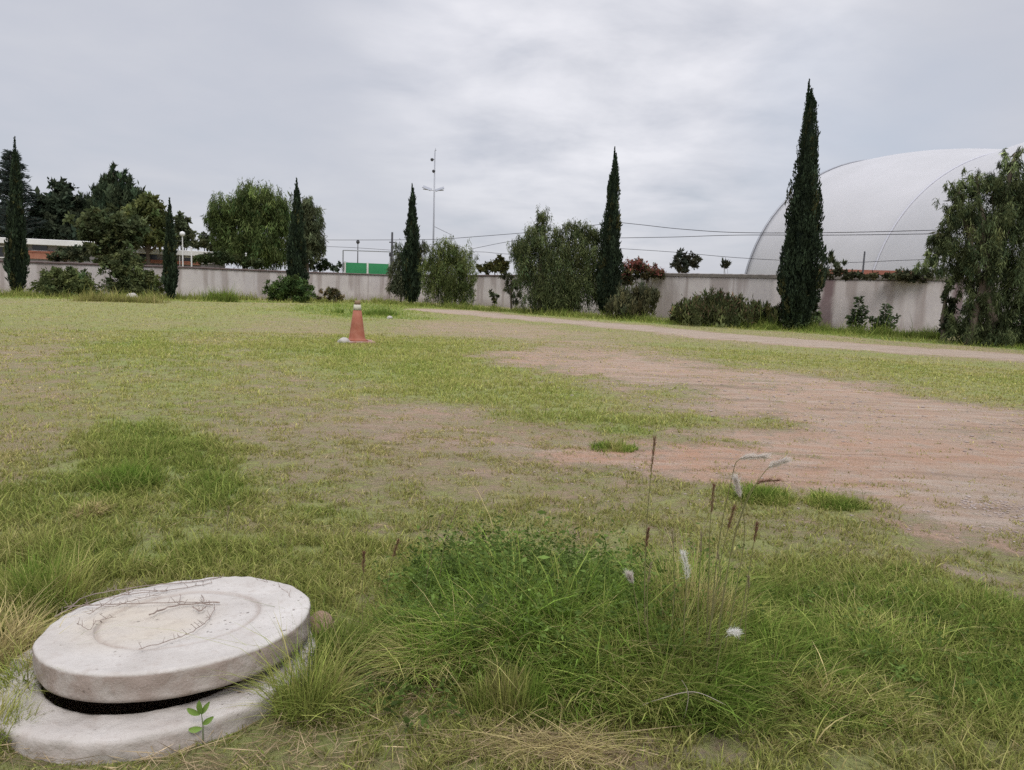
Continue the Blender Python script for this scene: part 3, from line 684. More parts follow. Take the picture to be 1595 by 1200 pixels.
plant('clipped_hedge', 'long low dark hedge just behind the left wall', 'hedge', 340, 56, [(315, 404, 14, 8), (335, 402, 18, 9), (358, 403, 18, 9), (378, 408, 14, 7), (398, 411, 14, 6)], 5000, size=.16, colr=(.04, .055, .025), var=.3, trunk=.05, crown='foliage', cs=.16, shell=.3)
plant('clipped_bush', 'smooth domed dark bush beside the green sheeting', 'bush', 497, 68, [(497, 412, 17, 9), (508, 415, 10, 7), (487, 415, 9, 7)], 3600, size=.14, colr=(.022, .035, .016), var=.2, trunk=.06, crown='foliage', cs=.12, shell=.6)

# ------------------------------------------------------------------ shrubs and trees inside the wall
GB = 'shrubs growing at the foot of the boundary wall'
def shrub(label, bx, by, blobs, n, kind='round', size=.1, colr=(.06, .085, .035), trunk=.04, name='shrub', **kw):
    return plant(name, label, 'shrub', bx, G(bx, by).y, blobs, n, kind, size, colr, trunk, group=GB, crown='foliage', **kw)
shrub('wide olive bush against the wall right of the leftmost cypress', 98, 463, [(90, 436, 22, 18), (120, 440, 22, 18), (75, 446, 14, 14), (140, 448, 12, 12), (105, 430, 20, 12), (100, 450, 40, 12)], 12000, size=.15, colr=(.10, .125, .058), var=.3)
shrub('tall ragged shrub leaning over the wall top left of the shortest cypress', 205, 464, [(200, 420, 24, 24), (185, 440, 14, 20), (215, 440, 20, 22), (200, 404, 22, 12), (172, 410, 14, 12), (200, 450, 36, 12), (190, 425, 24, 26)], 12000, size=.16, colr=(.08, .10, .05), var=.35, shell=.2)
shrub('yellow green shrub touching the shortest cypress', 236, 463, [(230, 440, 18, 20), (244, 446, 12, 15), (222, 424, 12, 14)], 4500, size=.13, colr=(.075, .09, .035), var=.4)
shrub('round leafy green bush at the foot of the willowy tree cypress', 447, 471, [(440, 448, 22, 17), (462, 444, 20, 14), (426, 456, 16, 12), (478, 456, 14, 12), (450, 458, 28, 12)], 9000, size=.13, colr=(.06, .095, .035), var=.35)
shrub('small reddish brown bush left of the traffic cone', 517, 472, [(512, 458, 12, 11), (523, 459, 11, 11)], 2600, size=.11, colr=(.10, .085, .05), var=.35)
shrub('thin upright weed against the pale wall between two shrubs', 768, 480, [(767, 462, 7, 9), (769, 472, 5, 8), (764, 455, 4, 5)], 420, size=.16, colr=(.07, .085, .05), trunk=.02, var=.3)
plant('feathery_tree', 'thin grey green feathery tree behind the antenna side cypress', 'tree', 625, 56, [(622, 400, 11, 18), (618, 420, 12, 20), (658, 385, 9, 14), (628, 445, 16, 20), (655, 405, 10, 20), (614, 440, 10, 16)], 6500, 'droop', size=.26, colr=(.085, .10, .07), var=.3, trunk=.07, shell=.2, cs=.3)
plant('pepper_shrub', 'rounded yellow green pepper shrub right of the antenna side cypress', 'shrub', 700, 51.5, [(700, 392, 17, 18), (684, 405, 18, 22), (720, 408, 18, 20), (672, 425, 16, 22), (700, 425, 28, 24), (728, 430, 15, 22), (690, 452, 28, 20), (722, 455, 18, 18)],
      32000, 'droop', size=.18, colr=(.082, .108, .045), var=.34, trunk=.09, stems=3, top=((.15, .18, .075), .35), cs=.24)
plant('pepper_tree', 'big bushy many stemmed pepper tree left of the thicket cypress', 'tree', 860, 45,
      [(845, 345, 13, 18), (838, 372, 24, 20), (872, 372, 14, 20), (892, 362, 12, 18), (912, 362, 12, 16), (930, 362, 12, 18), (815, 392, 20, 18), (860, 400, 28, 24), (900, 395, 28, 26), (806, 385, 14, 16),
       (930, 400, 18, 30), (820, 425, 24, 22), (860, 440, 34, 28), (905, 440, 32, 28), (935, 445, 16, 28), (840, 465, 26, 20), (880, 470, 34, 18)],
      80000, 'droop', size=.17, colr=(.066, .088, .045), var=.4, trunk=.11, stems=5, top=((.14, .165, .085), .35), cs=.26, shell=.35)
plant('leaning_shrub', 'dark leggy shrub leaning at the left side of the pepper tree', 'shrub', 798, 48, [(795, 440, 10, 14), (803, 455, 9, 16), (788, 430, 9, 9)], 2200, 'droop', size=.2, colr=(.06, .07, .045), var=.35, trunk=.08, group=GB)
shrub('straggly grey green brush right of the thicket cypress', 985, 499, [(975, 472, 22, 16), (1000, 468, 22, 14), (1018, 466, 12, 12), (960, 480, 16, 12), (990, 486, 34, 9)], 9000, 'up', size=.2, colr=(.09, .095, .06), var=.35, cs=.25, shell=.1)
plant('bougainvillea', 'dark red flowering bougainvillea spilling over the wall top', 'shrub', 995, 46.5, [(988, 420, 18, 12), (1010, 424, 16, 9), (975, 430, 12, 14), (1025, 427, 12, 6)], 6000, 'round', size=.14, colr=(.06, .06, .035), var=.35, trunk=.06, crown='foliage', top=((.17, .065, .065), .5), cs=.24)
plant('small_tree', 'small dark round tree beyond the grey coping', 'tree', 1066, 62, [(1060, 405, 14, 9), (1076, 406, 13, 9), (1065, 415, 18, 8)], 2400, size=.22, colr=(.05, .055, .045), var=.35, trunk=.1)
plant('small_tree', 'tiny distant treetop left of the dome arch', 'tree', 1130, 66, [(1128, 413, 4, 7), (1133, 416, 4, 5)], 400, 'up', size=.3, colr=(.05, .06, .045), trunk=.05)
plant('hedge_bush', 'yellowish hedge behind the wall right of the feathery pepper shrub', 'bush', 770, 62, [(770, 414, 16, 8), (756, 420, 10, 7), (784, 418, 9, 9), (779, 405, 5, 6)], 3200, size=.18, colr=(.07, .075, .03), var=.35, trunk=.06, crown='foliage')
plant('low_treeline', 'bluish far bushes left of the green sheeting', 'bush', 528, 110, [(523, 416, 7, 5), (533, 414, 5, 6), (541, 418, 8, 5)], 1200, size=.3, colr=(.05, .075, .06), trunk=.06, crown='foliage')
shrub('broad band of reddish tinged brush before the pink wall', 1125, 509, [(1080, 482, 22, 14), (1112, 476, 26, 16), (1145, 480, 24, 15), (1178, 488, 22, 13), (1060, 490, 18, 10), (1205, 492, 16, 12), (1120, 494, 60, 10), (1190, 499, 26, 8)], 22000, 'up', size=.19, colr=(.075, .09, .045), var=.35, cs=.2, shell=.1, top=((.12, .085, .06), .18))
shrub('leafy weeds wrapped round the foot of the tallest cypress', 1245, 515, [(1236, 500, 22, 10), (1262, 503, 14, 8), (1270, 485, 6, 16)], 3200, size=.15, colr=(.06, .085, .045), var=.4)
def tallweed(label, bx, by, top, w, n):
    p = G(bx, by); Y_ = p.y; s = Y_/FPX; base = Vector((p.x, Y_, 0)); root = tag(empty('tall_weed', base), label, 'plant', 'tall leafy weeds against the pink wall')
    tp = at(bx, top, Y_); P = []; A = []; mb = MB()
    for k in range(5):
        ox = random.uniform(-.5, .5)*w*s*(k > 0); hh = tp.z*(1 if k == 0 else random.uniform(.45, .75)); e = Vector((base.x+ox*1.2, Y_+random.uniform(-.2, .2), hh)); mb.tube([base, e], [.02, .008], 5)
        nn = int(n*(1 if k == 0 else .6)); t = rng.uniform(.15, 1, nn); a = rng.uniform(0, 6.28, nn); rd = (.12+.55*(1-t))*w*s*.5*rng.random(nn)
        P.append(np.array(base)+np.outer(t, np.array(e-base))+np.stack([np.cos(a)*rd, np.sin(a)*rd, 0*rd], -1)); A.append(np.stack([np.cos(a), np.sin(a), rng.normal(.1, .4, nn)], -1))
    P = np.concatenate(P); A = norm(np.concatenate(A)); m = len(P); V, q, C = leafquads(P, A, np.full(m, .17)*rng.lognormal(0, .3, m), np.full(m, .11), np.array([.08, .11, .055])*rng.lognormal(0, .3, m)[:, None])
    np_mesh('foliage', V, q, None, C, M_leaf, root, base); mb.build('stem', M_bark, root, base)
tallweed('taller pointed leafy weed nearer the tallest cypress', 1333, 517, 462, 34, 170)
tallweed('shorter bushier leafy weed nearer the big right hand tree', 1374, 520, 474, 40, 190)
plant('pepper_tree', 'large dark pepper tree with drooping sprays at the right edge', 'tree', 1540, 29,
      [(1580, 250, 18, 24), (1570, 285, 34, 28), (1520, 285, 22, 22), (1490, 300, 20, 22), (1545, 300, 28, 24), (1600, 300, 30, 36), (1500, 330, 34, 24), (1545, 345, 44, 34), (1600, 350, 40, 40), (1475, 365, 22, 18), (1460, 392, 18, 14), (1455, 415, 24, 12), (1500, 385, 34, 26),
       (1550, 400, 46, 32), (1600, 410, 40, 40), (1510, 430, 34, 24), (1560, 450, 46, 34), (1600, 470, 40, 36), (1535, 490, 30, 30), (1580, 500, 40, 26), (1640, 380, 50, 70), (1650, 470, 50, 60), (1640, 290, 40, 50), (1515, 470, 20, 24), (1500, 500, 28, 22), (1540, 520, 60, 14), (1460, 372, 18, 16), (1448, 402, 16, 12), (1482, 340, 18, 20), (1500, 410, 30, 20), (1545, 515, 30, 16), (1600, 515, 40, 16), (1620, 420, 50, 50), (1545, 370, 36, 40), (1585, 320, 30, 40)],
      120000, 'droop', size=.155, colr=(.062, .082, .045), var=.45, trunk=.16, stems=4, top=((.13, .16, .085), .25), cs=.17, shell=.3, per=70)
plant('leaning_shrub', 'dark ivy clad trunk standing left of the right edge tree', 'tree', 1478, 31.5, [(1476, 455, 7, 18), (1480, 485, 9, 20), (1472, 505, 12, 12), (1482, 515, 12, 8)], 3600, size=.11, colr=(.045, .055, .035), var=.35, trunk=.12)
# vines on the coping
plant('climbing_vine', 'vine trailing along the wall top right of the tallest cypress', 'vine', 1330, 37.7, [(1290, 428, 16, 6), (1320, 429, 18, 5), (1350, 430, 18, 4), (1385, 431, 18, 3), (1415, 428, 20, 7), (1440, 428, 14, 9), (1275, 440, 8, 12), (1304, 418, 6, 5)], 6000, size=.12, colr=(.055, .06, .038), var=.35, trunk=0, limbs=False, crown='foliage')
plant('sapling', 'thin pointed sapling standing behind the vine topped wall', 'tree', 1296, 39.5, [(1296, 402, 3, 8), (1297, 414, 5, 7), (1308, 416, 5, 6)], 500, 'up', size=.2, colr=(.065, .08, .05), trunk=.03)
# tufts at the wall foot
parts_ = []
def wallband(p0, p1, n, h, g_, jit=.5, w=.012):
    a, b = G(*p0), G(*p1); t = rng.random(n); x = a.x+(b.x-a.x)*t+rng.normal(0, jit, n); y = a.y+(b.y-a.y)*t+rng.normal(0, jit, n)
    k = fbm(x*.8, y*.8, 77, 3) > .42; x, y = x[k], y[k]; m = len(x)
    parts_.append(blades(x, y, hgt(x, y), h*rng.lognormal(0, .35, m)*(0.5+fbm(x*1.5, y*1.5, 78, 2)), w*rng.lognormal(0, .3, m), rng.uniform(0, 6.28, m), rng.uniform(.1, .9, m), gcol(np.full(m, g_), m), 2))
wallband((-60, 461), (606, 472), 9000, .34, .6, .55, .03); wallband((606, 474), (1000, 500), 7000, .32, .7, .5, .025)
wallband((1000, 501), (1480, 530), 13000, .32, .8, .4, .02); wallband((1480, 530), (1700, 545), 5000, .34, .8, .4, .02)
wallband((330, 469), (362, 471), 1500, .55, .85, .3, .025); wallband((540, 488), (600, 492), 2500, .22, .95, .4, .025); wallband((130, 470), (240, 472), 1800, .4, .35, .4, .025)
V, Q, T, C = merge(parts_); tag(np_mesh('wall_foot_grass', V, Q, T, C, M_grass), 'rank grass along the wall foot', 'grass', kind='stuff')

# ------------------------------------------------------------------ buildings behind the left wall
def low_building(label, Y0, px0, px1, ytop0, ytop1, fas, ybot, brick=None, wins=(), cols_=()):
    a = at(px0, ytop0, Y0); b = at(px1, ytop1, Y0*1.05); d = (b-a); d.z = 0; L = d.length; u = d.normalized(); nrm = Vector((u.y, -u.x, 0))
    if nrm.y > 0: nrm = -nrm
    ang = math.atan2(u.y, u.x); RM = Matrix.Rotation(ang, 3, 'Z'); zt = (a.z+b.z)/2
    base = Vector((a.x, a.y, 0)); root = tag(empty('low_building', base), label, 'building')
    s = Y0/FPX; fh = fas*s; dep = 7.0
    def bx(mb, t0, t1, z0, z1, off, th): c = a+u*(L*(t0+t1)/2)+nrm*(off-th/2); c.z = (z0+z1)/2; mb.box(c, (L*(t1-t0), th, z1-z0), RM)
    m = MB(); bx(m, 0, 1, zt-fh, zt, .5, dep+1); m.build('flat_roof', M_roof, root, base, bevel=.03)
    m = MB(); bx(m, .01, .99, 0, zt-fh, 0, dep); m.build('wall', M_build, root, base)
    if brick: m = MB(); bx(m, brick[0], brick[1], brick[2], brick[3], .12, .14); m.build('brick_band', M_brick, root, base); m = MB(); bx(m, brick[0], brick[1], brick[3], brick[3]+.12, .16, .2); m.build('sill', M_orange, root, base)
    for t0, t1, z0, z1 in wins:
        m = MB(); bx(m, t0, t1, z0, z1, .05, .06); w = m.build('window', M_glass, root, base)
        m = MB(); bx(m, t0-.005, t1+.005, z1, z1+.08, .08, .1); m.build('lintel', M_white, w, base); m = MB(); bx(m, t0-.005, t1+.005, z0-.08, z0, .08, .1); m.build('sill', M_white, w, base)
    for t in cols_: m = MB(); bx(m, t, t+.006, 0, zt-fh, .4, .18); m.build('column', M_white, root, base)
s5 = at(60, 400, 54).z; z_ = lambda py, Y_, px=100: at(px, py, Y_).z
low_building('grey building with white flat roof edge and orange brick band at far left', 54, -120, 168, 374, 369, 9, 0, (.50, .82, z_(403, 54, 60), z_(393, 54, 60)), ((.2, .42, z_(400, 54, 0), z_(384, 54, 0)), (.58, .66, z_(391, 54), z_(382, 54))), (.38, .47))
low_building('dark low building with long white roof edge behind the shortest cypress', 62, 186, 352, 383, 396, 8, 0, (.05, .75, z_(410, 62, 240), z_(407, 62, 240)), ((.12, .34, z_(406, 62, 240), z_(396, 62, 240)), (.42, .52, z_(406, 62, 260), z_(397, 62, 260)), (.60, .86, z_(408, 62, 300), z_(401, 62, 300))), (.55,))
# white posts above the wall
post0 = None
for k, (px, yt, yb, lab) in enumerate([(119, 381, 407, 'leftmost'), (181, 384, 409, 'second from the left'), (213, 389, 413, 'third from the left'), (298, 387, 417, 'fourth from the left'), (383, 396, 421, 'rightmost')]):
    Y_ = G(px, 455+px*.022).y+.6; p = at(px, yt, Y_); hh = 1.35
    if post0 is None:
        post0 = tag(empty('fence_post', (p.x, Y_, p.z-hh)), 'x', 'post')
        MB().tube([(p.x, Y_, p.z-hh-2), (p.x, Y_, p.z)], .05, 8).build('pole', M_white, post0, (p.x, Y_, p.z-hh)); MB().lathe([(.0, .0), (.07, 0), (.07, .05), (.02, .09)], 8, (p.x, Y_, p.z)).build('cap', M_white, post0, (p.x, Y_, p.z-hh)); r0 = post0
    else:
        r0 = post0.copy(); col.objects.link(r0); r0.location = (p.x, Y_, p.z-hh)
        for ch in post0.children: c = ch.copy(); col.objects.link(c); c.parent = r0
    tag(r0, 'thin white post above the left wall, %s of the five' % lab, 'post', 'thin white posts above the left wall')
for px, yt, lab in [(158, 370, 'globe lamp post in front of the olive green tree'), (284, 362, 'globe lamp post right of the shortest cypress')]:
    Y_ = 57; p = at(px, yt, Y_); base = Vector((p.x, Y_, 0)); r0 = tag(empty('lamp_post', base), lab, 'lamp', 'garden lamp posts behind the left wall')
    MB().tube([base, (p.x, Y_, p.z-.3)], [.06, .04], 8).build('pole', M_white, r0, base)
    MB().lathe([(.02, -.32), (.16, -.24), (.2, -.12), (.16, .0), (.05, .06)], 12, p).build('globe', M_white, r0, base, smooth=True)

# green sheeted court fence with white posts
Y_ = 74; a, b = at(538, 409, Y_), at(608, 411, Y_); base = Vector((a.x, Y_, 0)); root = tag(empty('green_fence', base), 'bright green sheeted fence with white posts beyond the wall corner', 'fence')
m = MB(); m.box(((a.x+b.x)/2, Y_, a.z/2), (b.x-a.x, .05, a.z)); m.build('sheeting', M_greenscreen, root, base)
for px in (538, 573, 607):
    p = at(px, 410, Y_); MB().box((p.x, Y_-.08, a.z/2), (.12 if px != 573 else .16, .1, a.z+.1)).build('post', M_white, root, base)
Y_ = 72.5; a, b = at(534.5, 390, Y_), at(608, 392.5, Y_); base = Vector((a.x, Y_, 0)); root = tag(empty('frame_gate', base), 'slim metal goal frame rising in front of the green sheeting', 'frame')
for p in (a, b): MB().tube([(p.x, Y_, 0), (p.x, Y_, p.z)], .06, 8).build('post', M_grey, root, base)
MB().tube([a, b], .05, 8).build('crossbar', M_grey, root, base)
Y_ = 80; p = at(557.5, 379, Y_); base = Vector((p.x, Y_, 0)); root = tag(empty('street_lamp', base), 'lone dark lamp pole above the green sheeting', 'lamp')
MB().tube([base, p], [.08, .04], 8).build('pole', M_dark, root, base); MB().lathe([(.05, -.1), (.16, .0), (.2, .12), (.12, .3), (.03, .36)], 10, p).build('lamp_head', M_dark, root, base)

# ------------------------------------------------------------------ poles, mast, cables
def upole(label, px, yt, Y_, r=.11, fit=True):
    p = at(px, yt, Y_); base = Vector((p.x, Y_, 0)); root = tag(empty('utility_pole', base), label, 'pole', 'utility poles carrying the cables')
    MB().tube([base, p], [r*1.2, r*.8], 10).build('pole', M_dark, root, base, smooth=True)
    if fit: MB().box(p-Vector((.14, 0, 2.0)), (.2, .2, .32)).build('meter_box', M_dark, root, base); MB().box(p-Vector((0, 0, .9)), (.5, .1, .1)).build('bracket', M_dark, root, base)
upole('dark utility pole at the right end of the green sheeting', 611, 362, 70)
upole('short dark pole showing above the right wall before the dome', 1347, 392, 39.5, .05, False)
upole('utility pole hidden behind the thicket cypress', 957, 344, 60)
M_mast = mat('galvanised_mast', (.34, .35, .38), .5, metal=.4)
Y_ = 70; bs = at(675, 380, Y_); base = Vector((bs.x, Y_, 0)); root = tag(empty('antenna_mast', base), 'tall thin grey antenna mast with two flat panels on a crossarm', 'mast')
tp = at(677.5, 238, Y_); MB().tube([base, (bs.x, Y_, bs.z), tp], [.1, .08, .05], 8).build('mast_pole', M_mast, root, base, smooth=True)
arm = at(676, 297, Y_); al, ar = at(659, 295, Y_), at(691, 297, Y_)
MB().tube([al, arm, ar], .035, 6).build('crossarm', M_mast, root, base)
for e, sg in ((al, 1), (ar, -1)):
    m = MB(); Rm = Matrix.Rotation(.35*sg, 3, 'Y') @ Matrix.Rotation(.5, 3, 'X'); m.box(e+Vector((sg*.35, 0, .1)), (.8, .5, .05), Rm); m.build('panel', M_mast, root, base)
for px, py in ((673, 249), (675.5, 267)):
    p = at(px, py, Y_); MB().lathe([(.05, -.14), (.13, -.08), (.15, .06), (.06, .13)], 10, p).tube([p, at(677, py-1, Y_)], .03, 6).build('camera_dome', M_dark, root, base)
MB().tube([tp, at(678.5, 231, Y_)], [.02, .01], 5).tube([at(676.5, 236, Y_), at(680, 234, Y_)], .015, 5).build('whip_aerial', M_dark, root, base)
p1 = at(676, 353, Y_); p2 = at(703, 366, Y_); MB().tube([p1, p2], .018, 5).build('guy_wire', M_cable, root, base)
def cable(label, Yc, pts, r=.022):
    P = smoothpts([at(px, py, y_) for (px, py), y_ in zip(pts, np.linspace(*Yc, len(pts)))], 8); o = P[0]
    m = MB().tube(P, r, 5); tag(m.build('power_cable', M_cable, None, o), label, 'cable', 'overhead cables behind the wall')
cable('upper cable running from the trees at left to the dark utility pole', (70, 70), [(285, 363), (340, 368), (420, 372), (505, 374), (611, 374)])
cable('upper cable rising from the dark pole to the thicket cypress', (70, 60), [(611, 374), (680, 373), (740, 369), (860, 359), (957, 347)])
cable('upper cable crossing the dome right of the thicket cypress', (60, 42), [(957, 346), (1000, 350.5), (1060, 357), (1150, 362.5), (1300, 362.5), (1480, 358), (1600, 353)])
cable('second cable crossing the dome just below the upper one', (60, 42), [(957, 371), (1050, 369.5), (1150, 366.5), (1300, 366.5), (1480, 364), (1600, 361)])
cable('lowest cable passing between thicket cypress and dome', (60, 44), [(957, 387), (1050, 393), (1153, 402), (1300, 409), (1400, 406), (1480, 403)], .018)
cable('middle cable above the green sheeting', (72, 70), [(500, 384), (550, 386), (611, 390)], .018)
cable('lower cable passing behind the yellow green pepper shrub', (70, 60), [(611, 393), (740, 392.5), (790, 396), (957, 405)], .018)
cable('slanting cable between pepper shrub and pepper tree', (66, 60), [(735, 388), (790, 377), (860, 366)], .018)

# ------------------------------------------------------------------ membrane dome
M_palearch = mat('pale_arch_tube', (.50, .50, .55), .6)
M_memb = bpy.data.materials.new('white_membrane'); M_memb.use_nodes = True
_nt = M_memb.node_tree; _b = _nt.nodes['Principled BSDF']; _b.inputs['Roughness'].default_value = .55
_t = N(_nt, 'ShaderNodeTexCoord'); _n = N(_nt, 'ShaderNodeTexNoise', Scale=.18, Detail=6.0, Roughness=.6); _nt.links.new(_t.outputs['Object'], _n.inputs['Vector'])
_nt.links.new(mixc(_nt, (.58, .575, .585), (.67, .66, .675), maths(_nt, 'MULTIPLY_ADD', _n.outputs[0], 2.5, -.8, clamp=True)), _b.inputs['Base Color'])
_tr = N(_nt, 'ShaderNodeBsdfTranslucent'); _tr.inputs[0].default_value = (.7, .7, .71, 1)
_mx = N(_nt, 'ShaderNodeMixShader', Fac=.25); _nt.links.new(_b.outputs[0], _mx.inputs[1]); _nt.links.new(_tr.outputs[0], _mx.inputs[2]); _nt.links.new(_mx.outputs[0], _nt.nodes['Material Output'].inputs[0])
AR = [(Vector((33.4, 71.0, 0)), 15.4, 14.0), (Vector((38.6, 58.5, 0)), 15.8, 12.9), (Vector((43.8, 46.0, 0)), 16.0, 14.0)]
CRS = Vector((13.4, 5.4, 0)).normalized(); base = AR[0][0].copy()
root = tag(empty('membrane_dome', base), 'huge white membrane sports dome ribbed by thin steel arches', 'dome')
na = 48
def apt(i, t, bulge=0.0, sc=1.0):
    i0 = min(int(i), len(AR)-2); f = i-i0; c = AR[i0][0].lerp(AR[i0+1][0], f); w = AR[i0][1]*(1-f)+AR[i0+1][1]*f; h = AR[i0][2]*(1-f)+AR[i0+1][2]*f
    k = 1+bulge*math.sin(math.pi*f)
    x = -math.cos(t)*w*k*sc; z = (math.sin(t)**.92)*h*k*sc if 0 < t < math.pi else 0
    return c+CRS*x+Vector((0, 0, max(z, 0)))
V = []; F = []; ns = 40
for i in range(ns+1):
    for k in range(na+1): V.append(apt(2*i/ns*.9999, math.pi*k/na, .036))
for i in range(ns):
    for k in range(na): q = i*(na+1)+k; F.append((q, q+1, q+na+2, q+na+1))
mb = MB(); mb.add(V, F); o = mb.build('membrane', M_memb, root, base, smooth=True)
so_ = o.modifiers.new('thickness', 'SOLIDIFY'); so_.thickness = .04
V = [AR[0][0]+Vector((0, 0, .0))]+[apt(0, math.pi*k/na, 0, .985)+Vector((0, .0, 0)) for k in range(na+1)]
mb = MB(); mb.add(V, [(0, k, k+1) for k in range(1, na+1)]); mb.build('end_panel', M_memb, root, base)
for i in range(3): MB().tube([apt(i*.9999, math.pi*k/na, 0, 1.006) for k in range(na+1)], .085 if i == 0 else .055, 8).build('arch', M_mast if i == 0 else M_palearch, root, base, smooth=True)
# low roof with orange trim between wall and dome
a, b = at(1268, 419, 43), at(1425, 424, 41); d = (b-a).normalized(); base = Vector((a.x, a.y, 0)); root = tag(empty('low_shed', base), 'low shed roof edge in faded orange behind the right wall', 'shed')
Rm = Matrix.Rotation(math.atan2(d.y, d.x), 3, 'Z'); c = (a+b)/2; L = (b-a).length
MB().box((c.x, c.y, c.z-.12), (L, 1.6, .24), Rm).build('roof', M_orange, root, base); MB().box((c.x, c.y, (c.z-.24)/2), (L*.96, 1.3, c.z-.24), Rm).build('wall', M_build, root, base)

# ------------------------------------------------------------------ traffic cone
M_cone = mat('faded_red_rubber', (.27, .075, .04), .75, ((.36, .15, .10), 7, 2.2), .15, 30)
M_band = mat('dirty_white_band', (.60, .58, .48), .6, ((.42, .40, .32), 14, 2.0))
M_conetop = mat('muddy_cone_top', (.30, .20, .13), .8, ((.18, .12, .08), 30, 2.0))
M_cbase = mat('dusty_cone_base', (.42, .35, .31), .9, ((.26, .09, .07), 5, 2.5))
cb_ = G(556, 534); s = (cb_-Vector((0, 0, CAM_H))).length/FPX; base = Vector((cb_.x, cb_.y, H1(cb_))); hh = 64*s
root = tag(empty('traffic_cone', base), 'faded red traffic cone with a dirty white collar on the grass', 'cone')
def cz(r0, r1, z0, z1, n=28): return [(r0*s, z0*hh), (r1*s, z1*hh)]
rp = lambda f: (13.0*(1-f)+4.0*f)*s
MB().lathe([(rp(0)*1.35, .055*hh), (rp(.04)*1.08, .085*hh), (rp(.1), .12*hh), (rp(.4), .42*hh), (rp(.76), .78*hh)], 32, base).build('cone_body', M_cone, root, base, smooth=True)
MB().lathe([(rp(.76)+.004, .775*hh), (rp(.90)+.004, .905*hh)], 32, base).build('collar', M_band, root, base, smooth=True)
MB().lathe([(rp(.90), .90*hh), (rp(.98), .975*hh), (rp(1)*.85, 1.0*hh), (rp(1)*.6, .99*hh)], 24, base).build('cone_tip', M_conetop, root, base, smooth=True)
MB().box(base+Vector((0, 0, .028*hh)), (50*s, 42*s, .055*hh), Matrix.Rotation(.35, 3, 'Z')).build('base_plate', M_cbase, root, base, bevel=.02)
def rock(name, label, c, r, m, cat='stone', sq=.7, group=None, sub=3):
    import bmesh
    bm = bmesh.new(); bmesh.ops.create_icosphere(bm, subdivisions=sub, radius=1)
    sd_ = random.random()*50
    for v in bm.verts:
        n = float(fbm(np.array(v.co.x*1.3+sd_+v.co.z), np.array(v.co.y*1.3-sd_+v.co.z*.7), 3, 3)); v.co *= (.7+.6*n); v.co.z *= sq; v.co *= r
    me = bpy.data.meshes.new(name); bm.to_mesh(me); bm.free(); me.materials.append(m)
    me.polygons.foreach_set('use_smooth', np.ones(len(me.polygons), bool))
    o = bpy.data.objects.new(name, me); col.objects.link(o); o.location = (c[0], c[1], H1(c)+r*sq*.4+c[2]); o.rotation_euler = (0, 0, random.uniform(0, 6))
    return tag(o, label, cat, group)
rock('stone', 'grey lump of rubble at the left corner of the traffic cone', G(535, 535), .15, M_stone)
rock('stone', 'larger white stone at the wall foot left of the shortest cypress', G(206, 466), .32, M_stone)
rock('stone', 'small white stone under the ragged shrub by the wall', G(158, 464), .22, M_stone, sq=.5)
rock('stone', 'small pale stone in the bright grass right of the traffic cone', G(607, 497), .12, M_stone)
rock('earth_clod', 'reddish clod of earth beside the right rim of the concrete lid', G(499, 985), .055, M_clod, 'clod', 1.0)
# rubble in the bare ground at right
mb = MB(); import bmesh
def pebble(mb, c, r):
    V = []; 
    for i in range(4):
        f = (0, .8, 1, .45)[i]; z = (-.3, 0, .35, .6)[i]
        for k in range(6): a = k*1.047+random.uniform(-.2, .2); V.append((c[0]+math.cos(a)*r*(f+.1)*random.uniform(.7, 1.15), c[1]+math.sin(a)*r*(f+.1)*random.uniform(.7, 1.15), H1(c)+z*r*random.uniform(.7, 1.1)))
    mb.add(V, [(i*6+k, i*6+(k+1) % 6, (i+1)*6+(k+1) % 6, (i+1)*6+k) for i in range(3) for k in range(6)]+[(18, 19, 20, 21, 22, 23)])
for px, py, rx, ry, n, r0, r1 in [(1570, 795, 60, 14, 170, .004, .014), (1530, 780, 30, 6, 14, .008, .016), (1540, 826, 40, 6, 16, .006, .014), (1200, 720, 420, 110, 300, .005, .014), (1100, 600, 300, 50, 150, .01, .03), (1400, 650, 260, 50, 150, .01, .025)]:
    c = G(px, py); a = (G(px+rx, py)-c).length; f_ = (G(px, py-ry)-c).length; n_ = (G(px, py+ry)-c).length
    for _ in range(n):
        an = random.uniform(0, 6.28); q = random.random()**.5; yy = math.sin(an)*q; pebble(mb, (c.x+math.cos(an)*q*a, c.y+(yy*f_ if yy > 0 else yy*n_), 0), random.uniform(r0, r1)**1.0)
tag(mb.build('gravel', mat('rubble', (.24, .18, .155), .95, ((.40, .34, .31), 3, 3.0))), 'loose pebbles and rubble on the bare earth', 'gravel', kind='stuff')

# ------------------------------------------------------------------ concrete lid and its collar ring
M_conc = bpy.data.materials.new('weathered_concrete'); M_conc.use_nodes = True
_nt = M_conc.node_tree; _b = _nt.nodes['Principled BSDF']; _b.inputs['Roughness'].default_value = .92; _b.inputs['Specular IOR Level'].default_value = .15
_t = N(_nt, 'ShaderNodeTexCoord')
def _noi(sc, d=8.0, r=.62): 
    n = N(_nt, 'ShaderNodeTexNoise', Scale=sc, Detail=d, Roughness=r); _nt.links.new(_t.outputs['Object'], n.inputs['Vector']); return n.outputs[0]
n1, n2, n3 = _noi(3.5), _noi(14), _noi(90, 5)
_a = N(_nt, 'ShaderNodeAttribute', attribute_name='col'); _s = N(_nt, 'ShaderNodeSeparateColor'); _nt.links.new(_a.outputs['Color'], _s.inputs[0])
_c = mixc(_nt, (.43, .395, .36), (.57, .54, .505), maths(_nt, 'MULTIPLY_ADD', n1, 3.0, -1.0, clamp=True))
_c = mixc(_nt, _c, (.50, .445, .37), maths(_nt, 'MULTIPLY', _s.outputs[1], maths(_nt, 'MULTIPLY_ADD', n1, 2.5, -.5, clamp=True)))
